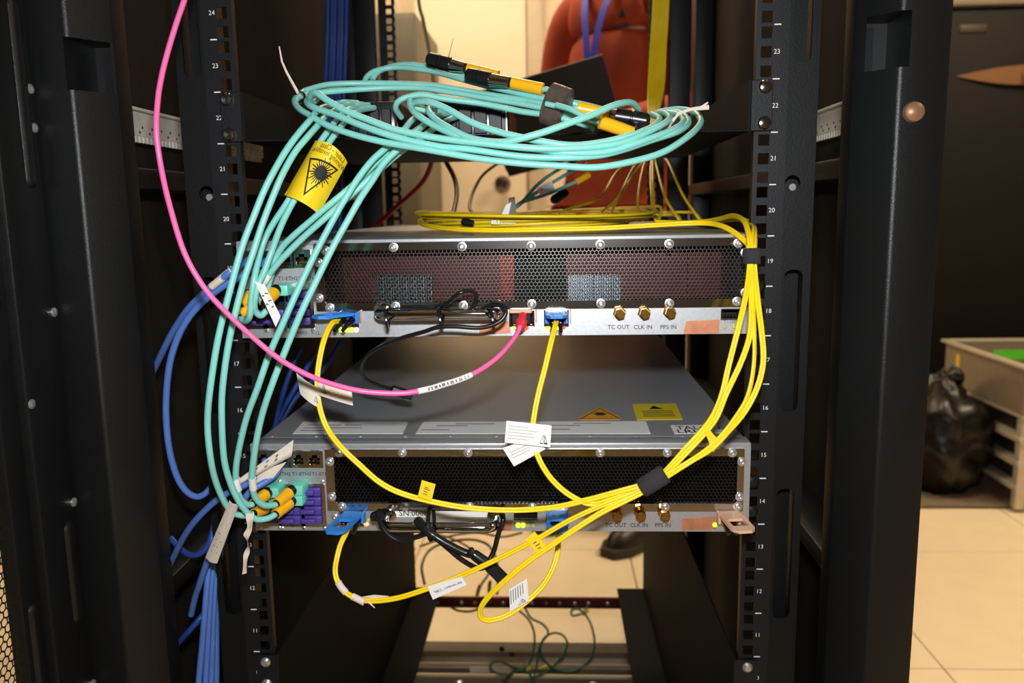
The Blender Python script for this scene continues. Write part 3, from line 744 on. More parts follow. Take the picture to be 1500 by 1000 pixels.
        s5 = stk([(850, 615), (909, 614), (909, 611), (880, 597), (877, 597), (849, 611)], 'sticker_orange', 'laser_warning')
        pr_ = MB()
        for (x0, x1, yy) in ((450, 500, 622), (445, 530, 626), (440, 480, 630), (505, 530, 622)): pr_.slab([PZ(x0, yy+.8, Z+.0004), PZ(x1, yy+.8, Z+.0004), PZ(x1, yy, Z+.0004), PZ(x0, yy, Z+.0004)], .0001, (0, 0, 1))
        part(pr_, 'fine_print', 'grey_print', s1)
        pr_ = MB()
        for (x0, x1, yy) in ((668, 725, 620.3), (640, 685, 623), (616, 658, 629), (840, 895, 619.5), (806, 850, 622.5), (806, 835, 628)): pr_.slab([PZ(x0, yy+.8, Z+.0004), PZ(x1, yy+.8, Z+.0004), PZ(x1, yy, Z+.0004), PZ(x0, yy, Z+.0004)], .0001, (0, 0, 1))
        part(pr_, 'fine_print', 'grey_print', s2)
        text(s4, 'TALON', .0175, PZ(990, 626.4, Z+.0005), XU, YU, 'black_print', align='LEFT', sx=.72, bold=.006)
        text(s4, 'LRU', .0175, PZ(991, 631.8, Z+.0005), XU, YU, 'black_print', align='LEFT', sx=.8, bold=.006)
        pr_ = MB()
        for k in range(4): pr_.slab([PZ(940+k*.8, 602.5+k*2.4, Z+.0004), PZ(985+k*1.5, 602+k*2.4, Z+.0004), PZ(985+k*1.5, 601.2+k*2.4, Z+.0004), PZ(940+k*.8, 601.7+k*2.4, Z+.0004)], .0001, (0, 0, 1))
        pr_.slab([PZ(951, 599, Z+.0004), PZ(972, 599, Z+.0004), PZ(957, 594, Z+.0004)], .0001, (0, 0, 1))
        part(pr_, 'static_symbol', 'black_print', s3)
        c = PZ(879, 606, Z+.0004); st = MB()
        ring = []
        for k in range(32): a = 2*math.pi*k/32; rr = .0075 if k % 2 else .0042; ring.append(c+V((rr*math.cos(a), rr*1.1*math.sin(a), 0)))
        st.slab(ring, .0001, (0, 0, 1))
        tri = [PZ(849, 613.5, Z+.0004), PZ(909, 613, Z+.0004), PZ(878.5, 597.5, Z+.0004)]; ce = sum(tri, V((0, 0, 0)))/3
        for k in range(3):
            a, b = tri[k], tri[(k+1) % 3]; st.slab([a, b, b.lerp(ce, .1), a.lerp(ce, .1)], .0001, (0, 0, 1))
        part(st, 'laser_symbol', 'black_print', s5)
        for px_ in (399, 463, 528, 594, 660, 727, 796, 864, 932, 1000, 1066):
            q = PZ(px_, 638, zt); part(MB().lath(q, ZU, [(0, .0026), (.0003, .0026), (.0007, .0014)], 12), 'lid_screw', 'screw', ld)
    return t
chassis(True); chassis(False)
# side rails that carry the chassis, and the tall brackets below
for s in (-1, 1):
    for zc, nm in ((.7607, 'upper'), (.5785, 'lower')):
        sd = 'blue ethernet cables' if s < 0 else 'yellow fiber bundle'
        t = thing('support_rail', f'slim black rail under the {nm} silver chassis, on the {sd} side', 'rail', (s*.225, 0, zc), 'chassis support rails')
        m_ = MB(); m_.box((min(s*.2247, s*.2259), .003, zc-.004), (max(s*.2247, s*.2259), .775, zc+.03)); m_.box((min(s*.200, s*.2259), .003, zc-.004), (max(s*.200, s*.2259), .775, zc-.0006))
        part(m_, 'angle', 'shelf_black', t)
        for dz_ in (.012, .040): part(MB().lath((s*.235, -.0005, zc+dz_), -YU, [(-.003, .0054), (0, .0054), (.0012, .0054), (.003, .003)], 14), 'rail_screw', 'black_plastic', t)
    t = thing('support_bracket', 'tall black L-shaped bracket below the chassis on the ' + ('copper-tape' if s > 0 else 'ethernet-jack') + ' side', 'bracket', (s*.224, 0, .14), 'tall L-shaped brackets')
    m_ = MB(); m_.box((min(s*.2225, s*.2245), .003, .14), (max(s*.2225, s*.2245), .77, .442)); 
    part(m_, 'bracket_wall', 'shelf_black', t)
    part(MB().box((min(s*.172, s*.2225), .003, .138), (max(s*.172, s*.2225), .77, .140)), 'bracket_flange', 'shelf_black', t)
    er = part(MB().box((min(s*.2225, s*.2440), -.003, .405), (max(s*.2225, s*.2440), -.0005, .442)), 'bracket_ear', 'rail_black', t)
    for zz in (.412, .435): part(MB().lath((s*.2345, -.003, zz), -YU, [(0, .005), (.001, .005), (.003, .003)], 14), 'ear_screw', 'screw', er)

# ================================================================== TRANSCEIVERS
def transceiver(px, py, z, ang, ln, wd, label, m_='blue_tab', body='zinc', drop=0.0, holes=True, bodym='blue_dark'):
    q = P(px, py, YF); x0 = q.x
    t = thing('optical_transceiver', label, 'transceiver', (x0, YF, z), 'pluggable transceivers')
    part(MB().bbox((x0-.0088, YF-.006, z-.0075), (x0+.0088, YF+.014, z+.0030), .0008, 1), 'module_body', bodym, t)
    d = V((math.sin(ang), -math.cos(ang), -drop)).normalized(); sd = V((math.cos(ang), math.sin(ang), 0))
    o = V((x0, YF-.003, z+.0035))
    hw = wd/2; out = [(-hw, 0), (hw, 0), (hw, ln-.008), (hw*.9, ln-.004), (hw*.55, ln), (-hw*.55, ln), (-hw*.9, ln-.004), (-hw, ln-.008)]
    hs = [rrect(-hw*.66, hw*.66, ln*.40, ln*.76, .002, 3)]
    if holes: hs += [circ(-hw*.35, ln*.24, .0016, 10), circ(hw*.35, ln*.24, .0016, 10)]
    part(MB().plate(out, hs, o, sd, d, .0026), 'pull_tab', m_, t, .5)
    for k in (-1, 1):
        part(MB().bbox((x0+k*.0088-.0012, YF-.012, z-.006), (x0+k*.0088+.0012, YF-.002, z+.004), .0006, 1), 'tab_arm', m_, t)
    b = MB()
    for k in (-1, 1): b.prof((x0+k*.0035, YF-.005, z-.003), (math.sin(ang)*.5, -1, -.5), [(0, .0030), (.008, .0028), (.0085, .0022), (.018, .0018)], 12)
    part(b, 'fiber_boots', 'black_plastic', t)
    return t
zu = P(512, 462, YF).z; zl = P(515, 752, YF).z
transceiver(512, 464, zu, -.75, .034, .018, 'transceiver with blue pull tab swung sideways, beside the upper chrome handle')
transceiver(815, 462, P(815, 462, YF).z, 0, .026, .0185, 'transceiver with blue pull tab between the red plug and the gold sockets, upper chassis')
transceiver(521, 752, zl, -.16, .050, .0195, 'transceiver with long blue pull tab beside the serial number sticker')
transceiver(816, 752, P(816, 752, YF).z, .0, .046, .0185, 'transceiver with blue pull tab between pin header and gold sockets, lower chassis')
t = transceiver(1065, 752, P(1065, 752, YF).z, .12, .046, .021, 'empty transceiver with beige pull tab at the copper tape of the lower chassis', 'beige_tab', holes=False, bodym='zinc')

# ================================================================== CABLES
def duplex(t, path, r, m_, tw=0.):
    N = len(path)
    for k in (-1, 1):
        pts = []
        for i, p in enumerate(path):
            tg = (path[min(i+1, N-1)]-path[max(i-1, 0)]).normalized(); vw = (p-CAMP).normalized()
            a = tg.cross(vw); a = a.normalized() if a.length > 1e-4 else V((1, 0, 0)); b = tg.cross(a)
            an = tw*i/N; pts.append(p+(a*math.cos(an)+b*math.sin(an))*(k*r*.88))
        part(MB().tube(pts, r, 8), 'fiber_strand', m_, t, 1.2)
def sheet(t, px4, Y4, nm, m_, th=.0004, bend=0., nu=6, nv=2):
    A = [P(q[0], q[1], y) for q, y in zip(px4, Y4 if isinstance(Y4, (list, tuple)) else [Y4]*4)]
    n_ = (A[1]-A[0]).cross(A[3]-A[0]).normalized()
    if n_.y > 0: n_ = -n_
    f = lambda u, v, s=0: A[0].lerp(A[1], u).lerp(A[3].lerp(A[2], u), v)+n_*(bend*math.sin(math.pi*u))-n_*(th*s)
    return part(MB().grid(f, nu, nv, 1), nm, m_, t), (lambda u, v: f(u, v)+n_*.0003)
def lines(parent, g, rows, m_='grey_print', hgt=.035):
    mb = MB()
    for v, u0, u1 in rows: mb.add([g(u0, v), g(u1, v), g(u1, v+hgt), g(u0, v+hgt)], [(3, 2, 1, 0)])
    part(mb, 'fine_print', m_, parent)
def mark(parent, g, u, v, w_, h_):   # two slim triangles side by side
    mb = MB()
    def tri(a, b, c, t_=.28):
        ce = ((a[0]+b[0]+c[0])/3, (a[1]+b[1]+c[1])/3); q = [a, b, c]
        for i in range(3):
            s_, e_ = q[i], q[(i+1) % 3]; mix = lambda p: (p[0]+(ce[0]-p[0])*t_, p[1]+(ce[1]-p[1])*t_)
            mb.add([g(u+w_*x, v+h_*y) for x, y in (s_, e_, mix(e_), mix(s_))], [(0, 1, 2, 3)])
    tri((0, 1), (.45, 1), (.45, 0)); tri((.55, 0), (.55, 1), (1, 1), .45)
    part(mb, 'maker_mark', 'black_print', parent)

# ---- pink cable
t = thing('network_cable', 'pink cable sweeping across the rack to the red plug in the upper chassis', 'cable', P(612, 573, -.12))
pk = [(372, -620, .0), (352, -420, -.02), (326, -240, -.05), (300, -110, -.075), (280, -36, -.088), (274, -14, -.09), (270, 0, -.095), (258, 35, -.10), (245, 78, -.105), (236, 115, -.11), (231, 148, -.115), (229, 190, -.12), (235, 240, -.12), (248, 299, -.125), (270, 370, -.13), (299, 421, -.13), (330, 456, -.13), (366, 490, -.13), (410, 526, -.13), (460, 553, -.13), (520, 571, -.13), (575, 576, -.125), (612, 573, -.12), (650, 563, -.11), (690, 549, -.095), (728, 524, -.075), (754, 494, -.052), (762, 478, -.042)]
path = trace(pk); part(MB().tube(path, .0021, 12), 'cable_jacket', 'pink', t, 1.2)
sl = trace([(612, 573, -.12), (632, 568.6, -.115), (650, 563, -.11), (670, 557, -.103), (690, 549, -.095)], 8)
sv = part(MB().tube(sl, .00245, 14), 'label_sleeve', 'label_white', t, 1.2)
mb = MB()
for i in range(6, len(sl)-2):
    if (i*7) % 5 < 3:
        p = sl[i]; tg = (sl[i+1]-sl[i-1]).normalized(); n_ = (CAMP-p).normalized(); b = tg.cross(n_).normalized()
        mb.add([p+n_*.0027-b*.0011, p+tg*.0013+n_*.0027-b*.0011, p+tg*.0013+n_*.0027+b*.0011, p+n_*.0027+b*.0011], [(0, 1, 2, 3)])
part(mb, 'label_print', 'grey_print', sv)
pe = P(764, 470, -.034)
part(MB().prof(pe+V((-.0012, -.008, -.006)), V((.0012, .008, .006)), [(0, .0030), (.004, .0048), (.010, .0050), (.0101, .0036), (.020, .0036)], 16), 'red_plug', 'red_plug', t)
c0 = P(764, 466, YF)
part(MB().bbox((c0.x-.0085, YF-.006, c0.z-.005), (c0.x+.0085, YF+.01, c0.z+.005), .0008, 1), 'plug_shell', 'black_plastic', t)
part(MB().bbox((c0.x-.0105, YF-.010, c0.z+.0056), (c0.x+.0095, YF-.0005, c0.z+.0085), .0008, 1), 'pull_strap', 'beige_tab', t)

# ---- aqua drops to the chassis
AQ = .0027
def boot(t, a, b, plug=True):
    a, b = V(a), V(b); d = b-a; L_ = d.length
    part(MB().prof(a, d, [(0, .0028), (.0004, .0046), (.003, .0048), (L_*.8, .0056), (L_-.0006, .0056), (L_, .004)], 14), 'yellow_sleeve', 'boot_yellow', t)
    part(MB().prof(a-d.normalized()*.001, d, [(0, .0034), (.0012, .0038)], 12), 'sleeve_ring', 'black_plastic', t)
    if plug:
        e = b+d.normalized()*.003; q = MB().prof(b-d.normalized()*.001, d, [(0, .0045), (.003, .0052), (.006, .0052)], 12); part(q, 'sleeve_ring', 'black_plastic', t)
        part(MB().bbox((e.x-.003, e.y-.001, e.z-.0048), (e.x+.0105, YF+.008, e.z+.0048), .0014), 'aqua_plug', 'aqua_plug', t)
def aqua(label, l, bt=None, grp='aqua fiber drops'):
    t = thing('fiber_cable', label, 'cable', P(*l[-1]), grp)
    part(MB().tube(trace(l), AQ, 12), 'cable_jacket', 'aqua', t, 1.2)
    if bt: boot(t, *bt)
    return t
c_l = [(540, 152, .055), (520, 150, .04)]
A1 = aqua('outermost aqua cable curving down to the lower chassis, with the long cream tag', [(524, 151, .052), (505, 150, .035), (485, 154, .01), (466, 161, -.02), (454, 176, -.045), (436, 197, -.06), (418, 222, -.07), (400, 253, -.08), (386, 281, -.085), (372, 316, -.09), (356, 357, -.095), (340, 413, -.10), (320, 493, -.105), (308, 568, -.105), (304, 619, -.10), (308, 668, -.095), (316, 705, -.085), (330, 737, -.075), (342, 751, -.068), (358, 755, -.062), (372, 752, -.058)], (P(372, 752, -.058), P(388, 744, -.042)))
A2 = aqua('second outermost aqua cable, carrying the twisted cream tag at its yellow sleeve', [(532, 153, .052), (512, 153, .035), (492, 161, .0), (477, 170, -.02), (466, 183, -.04), (450, 201, -.055), (432, 223, -.065), (414, 255, -.075), (401, 285, -.08), (385, 326, -.085), (370, 372, -.09), (355, 418, -.095), (336, 497, -.10), (326, 568, -.10), (325, 619, -.098), (328, 670, -.09), (335, 700, -.085), (346, 727, -.08), (359, 747, -.075), (375, 760, -.07), (392, 759, -.064), (404, 753, -.058)], (P(404, 753, -.058), P(424, 736, -.040)))
A3 = aqua('aqua cable from the coil middle to the rear yellow sleeve of the lower chassis', [(648, 163, .052), (630, 163, .035), (607, 173, -.01), (590, 192, -.035), (566, 216, -.05), (545, 235, -.06), (524, 262, -.068), (505, 292, -.075), (489, 320, -.08), (462, 371, -.085), (437, 423, -.09), (416, 470, -.095), (394, 520, -.095), (378, 566, -.095), (362, 609, -.09), (352, 648, -.085), (346, 682, -.08), (346, 708, -.075), (352, 730, -.07), (363, 739, -.064), (371, 738, -.06)], (P(371, 738, -.06), P(389, 724, -.042)))
A4 = aqua('aqua cable from the coil middle with a white band above its lower bend', [(656, 172, .052), (640, 172, .03), (622, 182, -.005), (606, 197, -.03), (587, 215, -.05), (563, 238, -.06), (545, 265, -.07), (527, 292, -.08), (510, 322, -.085), (487, 363, -.09), (462, 414, -.095), (440, 460, -.10), (414, 523, -.10), (396, 570, -.10), (383, 611, -.095), (374, 655, -.09), (369, 700, -.082), (373, 726, -.075), (385, 739, -.068), (398, 740, -.06), (405, 738, -.056)], (P(405, 737, -.056), P(424, 721, -.040)))
wb = trace([(369.5, 700, -.082), (370, 708, -.08), (371, 716, -.078)]); part(MB().tube(wb, .0032, 12), 'white_band', 'label_white', A4)
wb = trace([(346, 700, -.076), (346.5, 709, -.075), (349, 718, -.073)]); part(MB().tube(wb, .0032, 12), 'white_band', 'label_white', A3)
B1 = aqua('aqua cable behind the yellow warning sheet, going to the outer sleeve of the upper chassis', [(540, 154, .052), (522, 156, .03), (502, 165, .0), (486, 185, -.025), (468, 210, -.04), (446, 250, -.05), (424, 291, -.055), (401, 326, -.055), (388, 350, -.055), (380, 375, -.06), (372, 410, -.07), (368, 440, -.07), (366, 462, -.068), (360, 470, -.06), (352, 466, -.055)], None)
B2 = aqua('aqua cable through the yellow warning sheet, ending at the slanted white label', [(548, 158, .052), (530, 161, .03), (513, 170, .0), (496, 190, -.03), (478, 215, -.045), (455, 255, -.055), (431, 293, -.06), (412, 330, -.06), (398, 368, -.06), (387, 398, -.065), (378, 418, -.07), (373, 440, -.07), (374, 455, -.065), (382, 462, -.06), (390, 455, -.056)], None)
boot(B2, P(388, 444, -.060), P(402, 428, -.044))
boot(B1, P(352, 446, -.055), P(368, 432, -.045), False)
boot(B1, P(350, 460, -.055), P(366, 448, -.047), False)
C1 = aqua('aqua cable slanting from coil to upper chassis, just above the white-banded one', [(664, 166, .052), (648, 168, .03), (628, 178, .0), (603, 196, -.02), (580, 213, -.035), (556, 233, -.042), (523, 266, -.05), (480, 302, -.055), (453, 325, -.055), (430, 345, -.055), (414, 361, -.052), (404, 378, -.05), (398, 400, -.05), (392, 425, -.046), (398, 440, -.04)], None)
C2 = aqua('aqua cable slanting from coil to upper chassis, white band at its end', [(672, 170, .052), (656, 176, .03), (636, 188, .0), (613, 205, -.02), (590, 220, -.035), (566, 240, -.045), (526, 275, -.055), (480, 316, -.06), (444, 348, -.06), (412, 380, -.06), (394, 402, -.058), (386, 414, -.056), (380, 430, -.05), (384, 444, -.045)], None)
part(MB().tube(trace([(394, 402, -.058), (390, 408, -.0575), (386, 414, -.056)]), .0032, 12), 'white_band', 'label_white', C2)
sh_, g = sheet(B2, [(373, 412), (388, 417), (411, 463), (404, 479)], -.073, 'paper_label', 'label_white')
sh_, g = sheet(B2, [(371, 414), (386, 417), (411, 464), (370, 437)], -.0735, 'paper_label', 'label_white') if False else (sh_, g)
lines(sh_, g, [(.25, .50, .92), (.45, .52, .90), (.62, .55, .85), (.3, .1, .35), (.5, .1, .35)])
sh_, g = sheet(A1, [(336, 733), (350, 738), (318, 825), (301, 816)], (-.079, -.077, -.05, -.05), 'cable_tag', 'label_cream', bend=.002)
lines(sh_, g, [(.5, .2, .4), (.62, .2, .7), (.72, .2, .6), (.82, .2, .7)], 'pale_print', .02)
tw = trace([(366, 752, -.08), (366, 770, -.08), (361, 786, -.08), (364, 800, -.08), (360, 816, -.08), (358, 840, -.08)], 5)
mb = MB(); n = len(tw)
for i, p in enumerate(tw):
    a = 1.2*math.sin(i*.35); h = .0035*(1-.45*i/n); d = V((math.cos(a), math.sin(a), 0)); mb.v += [p-d*h-V((0, .0002, 0)), p+d*h-V((0, .0002, 0)), p+d*h+V((0, .0002, 0)), p-d*h+V((0, .0002, 0))]
for i in range(n-1):
    for k in range(4): mb.f.append((4*i+k, 4*i+(k+1) % 4, 4*i+4+(k+1) % 4, 4*i+4+k))
part(mb, 'twisted_tag', 'label_cream', A2)

# ---- yellow warning sheet on the B cables
def WS(u, v, off=0.):
    A = [P(461, 206, -.058), P(509, 238, -.052), P(467, 314, -.052), P(415, 286, -.058)]
    p = A[0].lerp(A[1], u).lerp(A[3].lerp(A[2], u), v); n_ = (A[1]-A[0]).cross(A[3]-A[0]).normalized()
    if n_.y > 0: n_ = -n_
    upv = (A[0]-A[3]).normalized(); b = 4*u*(1-u)
    cu = max(0, .12-u)/.12
    return p+n_*(.013*b-.006*cu*cu+off)+upv*(.006*b*(1-v*.3))
ws = thing('warning_sheet', 'curled yellow laser warning sheet wrapped round two aqua cables', 'label', WS(.5, .5))
part(MB().grid(lambda u, v, s: WS(u, v, .0-.0005*s), 14, 8, 1), 'yellow_sheet', 'label_yellow', ws, 1.2)
part(MB().grid(lambda u, v, s: WS(.02+.0*u, .93+.07*v, 0)+V((.004*math.sin(u*3.1), .010*u+.0005*s, -.003*u)), 6, 2, 1), 'rolled_edge', 'label_white', ws)
sy = MB(); cu_, cv_ = .56, .45
def sd2(a, b): return WS(cu_+a, cv_+b, .0006)
ring = [(.15*math.cos(2*math.pi*k/24), .115*math.sin(2*math.pi*k/24)) for k in range(24)]
sy.add([sd2(0, 0)]+[sd2(*q) for q in ring], [(0, 1+k, 1+(k+1) % 24) for k in range(24)])
for k in range(24):
    a = 2*math.pi*k/24; c, s_ = math.cos(a), math.sin(a); r1 = .30 if k % 2 else .24
    w_ = .014; sy.add([sd2(c*.13-s_*w_, s_*.10+c*w_), sd2(c*r1-s_*w_*.6, s_*r1*.8+c*w_*.6), sd2(c*r1+s_*w_*.6, s_*r1*.8-c*w_*.6), sd2(c*.13+s_*w_, s_*.10-c*w_)], [(0, 1, 2, 3)])
tri = [(.08, .20), (.92, .40), (.25, .86)]; tri = [(.12, .30), (.90, .22), (.46, .90)]
cg_ = (sum(q[0] for q in tri)/3, sum(q[1] for q in tri)/3)
for i in range(3):
    a, b = tri[i], tri[(i+1) % 3]
    for j in range(8):
        p0 = [a[m]+(b[m]-a[m])*j/8 for m in (0, 1)]; p1 = [a[m]+(b[m]-a[m])*(j+1)/8 for m in (0, 1)]
        q = [p0, p1, [p1[m]+(cg_[m]-p1[m])*.15 for m in (0, 1)], [p0[m]+(cg_[m]-p0[m])*.15 for m in (0, 1)]]
        sy.add([WS(x, y, .0006) for x, y in q], [(0, 1, 2, 3)])
part(sy, 'laser_symbol', 'black_print', ws)
for ln_, vv in (('Warning Invisible', .145), ('Laser - Class', .055)):
    text(ws, ln_, .15, None, None, None, 'black_print', fn=lambda a, b, vv=vv: WS(.56-a*.92, vv-b*.80, .0006))

# ---- aqua coil on the shelf
coil = [
 ('lowest aqua strand of the coil, hanging below the shelf edge', [(505, 124, .06), (470, 128, .05), (445, 134, .03), (432, 146, .0), (437, 158, -.02), (454, 169, -.035), (481, 184, -.05), (517, 197, -.06), (562, 208, -.068), (625, 219, -.075), (700, 232, -.08), (760, 239, -.082), (820, 243, -.082), (874, 245, -.08), (928, 236, -.075), (973, 222, -.065), (1009, 199, -.045), (1024, 184, -.02), (1026, 174, .0), (1016, 164, .025), (996, 160, .045), (970, 163, .055), (955, 170, .06)]),
 ('aqua coil strand with the yellowish tint, second from below', [(462, 140, .01), (450, 147, -.01), (456, 156, -.03), (490, 168, -.045), (535, 186, -.058), (580, 201, -.066), (640, 214, -.072), (690, 219, -.076), (762, 229, -.078), (820, 231, -.078), (874, 228, -.074), (910, 220, -.07), (955, 205, -.06), (992, 193, -.045), (1008, 181, -.02), (1004, 170, .01), (990, 164, .035), (965, 170, .05)]),
 ('aqua coil strand that bends sharply at the left end beside the zip tie', [(470, 139, -.0), (458, 150, -.015), (454, 142, -.03), (462, 136, -.04), (481, 148, -.048), (508, 163, -.055), (544, 177, -.062), (580, 190, -.068), (640, 202, -.074), (708, 210, -.08), (780, 217, -.082), (840, 217, -.08), (880, 214, -.076), (910, 209, -.072), (946, 195, -.06), (973, 181, -.045), (981, 172, -.02), (971, 165, .01), (955, 168, .03)]),
 ('front strand of the upper aqua run leading to the brown tape', [(432, 150, -.005), (438, 142, .005), (459, 137, .02), (508, 132, .035), (562, 129, .045), (615, 129, .045), (654, 134, .04), (708, 143, .03), (762, 152, .02), (798, 159, .01), (830, 166, .0), (870, 178, .0), (905, 190, .0), (940, 190, .0), (970, 184, .005)]),
 ('rear strand of the upper aqua run leading to the brown tape', [(446, 133, .03), (481, 124, .05), (535, 122, .06), (598, 123, .06), (640, 126, .055), (700, 136, .045), (762, 146, .03), (800, 153, .015), (840, 160, .01), (880, 170, .01), (920, 180, .015)]),
 ('aqua loop rising behind the coil near the blue cables', [(533, 122, .08), (538, 112, .085), (550, 104, .09), (575, 99, .095), (602, 100, .09), (640, 106, .08), (680, 117, .06), (726, 129, .045), (780, 141, .025), (812, 147, .015), (850, 152, .015), (890, 162, .02), (930, 172, .03)]),
 ('second aqua loop rising behind the coil, under the capped plugs', [(545, 117, .085), (556, 104, .092), (580, 96, .098), (605, 95, .095), (640, 101, .085), (690, 113, .065), (740, 126, .045), (785, 138, .028), (812, 152, .018), (845, 160, .018), (890, 168, .022), (925, 178, .03)]),
 ('aqua strand hooking round in the middle of the coil', [(588, 172, .03), (580, 160, .02), (583, 149, .015), (597, 142, .015), (620, 139, .015), (654, 145, .015), (708, 152, .015), (762, 163, .01), (798, 168, .005), (835, 176, .0), (870, 188, .005)]),
 ('aqua strand crossing the middle from the hook down to the front bundle', [(640, 162, -.01), (618, 160, -.015), (604, 154, -.02), (612, 149, -.03), (630, 150, -.04), (654, 159, -.048), (690, 179, -.058), (726, 192, -.064), (762, 201, -.07), (798, 208, -.074), (840, 213, -.075), (885, 208, -.072), (925, 198, -.064), (955, 186, -.05), (966, 174, -.02), (955, 167, .01)]),
 ('aqua strand dipping and rising again over the coil to the black cap', [(628, 158, -.02), (629, 165, -.035), (640, 176, -.045), (654, 185, -.055), (681, 199, -.066), (708, 206, -.074), (737, 208, -.08), (762, 203, -.084), (798, 193, -.084), (840, 178, -.08), (868, 168, -.074), (892, 157, -.064), (912, 151, -.05), (926, 151, -.035), (935, 159, -.02)]),
 ('aqua strand swinging low through the middle of the coil', [(600, 146, -.02), (602, 158, -.03), (612, 169, -.04), (636, 184, -.05), (663, 196, -.06), (700, 207, -.068), (740, 213, -.074), (790, 219, -.077), (840, 224, -.078), (890, 222, -.074), (940, 207, -.066), (985, 190, -.048), (1001, 178, -.02), (994, 168, .01), (978, 165, .03)]),
]
for lb, l in coil: aqua(lb, l, None, 'aqua coil strands')
# capped spare ends lying on the coil
def capped(label, l, cap, sleeve, extra=True):
    t = thing('capped_fiber_plug', label, 'plug', P(*cap[0]), 'capped fiber plugs')
    a, b = P(*cap[0]), P(*cap[1]); d = (b-a).normalized(); L_ = (b-a).length
    part(MB().prof(a, d, [(0, .002), (.0008, .0048), (.003, .0066), (L_*.5, .0070), (L_*.52, .0062), (L_*.56, .0062), (L_*.58, .0070), (L_, .0070)], 16), 'dust_cap', 'black_plastic', t)
    s0, s1 = P(*sleeve[0]), P(*sleeve[1]); e = (s1-s0)
    part(MB().prof(b, s0-b, [(0, .0062), ((s0-b).length*.9, .0050)], 12), 'plug_shell', 'steel', t)
    part(MB().prof(s0-e.normalized()*.004, e, [(0, .0046), (.004, .0046)], 12), 'sleeve_ring', 'black_plastic', t)
    part(MB().prof(s0, e, [(0, .004), (.0005, .0052), (e.length-.0005, .0056), (e.length, .004)], 14), 'yellow_sleeve', 'boot_yellow', t)
    if l: part(MB().tube(trace([sleeve[1]]+l), .0024, 10), 'cable_jacket', 'aqua', t, 1.2)
    return t
c1 = capped('capped black plug pointing up-left with a thin tie, rear one on the aqua coil', [(780, 128, .045), (812, 142, .03), (850, 158, .02)], ((625, 86, .07), (660, 95, .065)), ((684, 100, .06), (730, 112, .055)))
capped('capped black plug with bright yellow sleeve next to the brown tape on the coil', [(806, 132, .015), (830, 146, .01), (860, 160, .01)], ((682, 109, .035), (718, 117, .03)), ((749, 121, .025), (796, 131, .018)))
capped('capped black plug beside the two yellow printed sleeves at the pale-tie end', [(838, 160, -.02), (818, 156, -.015), (800, 152, -.01)], ((952, 178, -.025), (902, 170, -.022)), ((893, 168, -.022), (846, 158, -.02)))
capped('yellow printed sleeve with its plug lying under the large capped plug', [(852, 168, -.035), (835, 160, -.03), (815, 154, -.02)], ((948, 187, -.01), (934, 190, -.02)), ((927, 195, -.035), (878, 178, -.04)))
part(MB().tube([P(655, 92, .064), P(660, 72, .062), P(664, 56, .060)], [.0006, .0005, .0003], 6), 'tie_tail', 'pale_print', c1)
# wraps and ties
def wrap(label, a, b, ra, rb, m_, flat=1.):
    a, b = V(a), V(b); d = (b-a).normalized(); L_ = (b-a).length; mb = MB()
    u = d.cross((a-CAMP).normalized()).normalized(); v = d.cross(u); n = 24; rs = [(0, .90), (.02, 1), (.5, 1.01), (.98, 1), (1, .90)]
    for s_, k in rs:
        for i in range(n):
            t_ = 2*math.pi*i/n; mb.v.append(a+d*(L_*s_)+u*(math.cos(t_)*ra*k)+v*(math.sin(t_)*rb*k))
    for j in range(len(rs)-1):
        for i in range(n): mb.f.append((j*n+i, j*n+(i+1) % n, (j+1)*n+(i+1) % n, (j+1)*n+i))
    mb.f += [tuple(range(n-1, -1, -1)), tuple(4*n+i for i in range(n))]
    t = thing('cable_wrap', label, 'cable tie', a, 'cable wraps'); part(mb, 'wrap_band', m_, t, 1.2)
    e = MB(); p = a+d*(L_*.08)-v*rb*1.02
    return t
wrap('shiny brown tape band around the aqua cables of the coil', P(802, 151, .008), P(829, 161, .0), .0185, .0105, 'black_tape')
wrap('fuzzy dark fabric strap around the yellow bundle in front of the lower grille', P(939, 716, -.10), P(975, 693, -.10), .0078, .0072, 'velcro')
wrap('small black strap around the yellow bundle at the corner of the upper chassis', P(1101, 387, -.05), P(1101, 364, -.048), .0072, .006, 'velcro')
t = thing('zip_tie', 'pale zip tie with a long upright tail at the left end of the coil', 'zip tie', P(438, 136, .0), 'zip ties')
part(MB().tube([P(409, 68, .0), P(413, 90, .0), P(420, 106, .0), P(437, 137, .0)], [.0006, .0009, .0011, .0014], 6), 'tie_tail', 'zip_white', t)
part(MB().tube(trace([(436, 133, .002), (446, 138, -.008), (444, 152, -.012), (434, 150, .0), (431, 140, .005), (437, 134, .002)]), .0010, 6), 'tie_loop', 'black_plastic', t)
t = thing('zip_tie', 'pale zip tie with a split tail at the coil end near the yellow risers', 'zip tie', P(988, 172, .0), 'zip ties')
part(MB().tube([P(985, 178, -.03), P(994, 166, -.03), P(1012, 160, -.03), P(1038, 157, -.03)], [.0012, .0013, .0014, .0022], 6), 'tie_tail', 'zip_white', t)
part(MB().tube([P(1024, 159, -.03), P(1037, 150, -.03)], [.0012, .0007], 6), 'tie_tip', 'zip_white', t)
part(MB().tube(trace([(985, 178, -.03), (978, 190, -.05), (972, 198, -.055), (968, 190, -.04), (976, 176, -.02), (985, 172, -.02), (985, 178, -.03)]), .001, 6), 'tie_loop', 'zip_white', t)

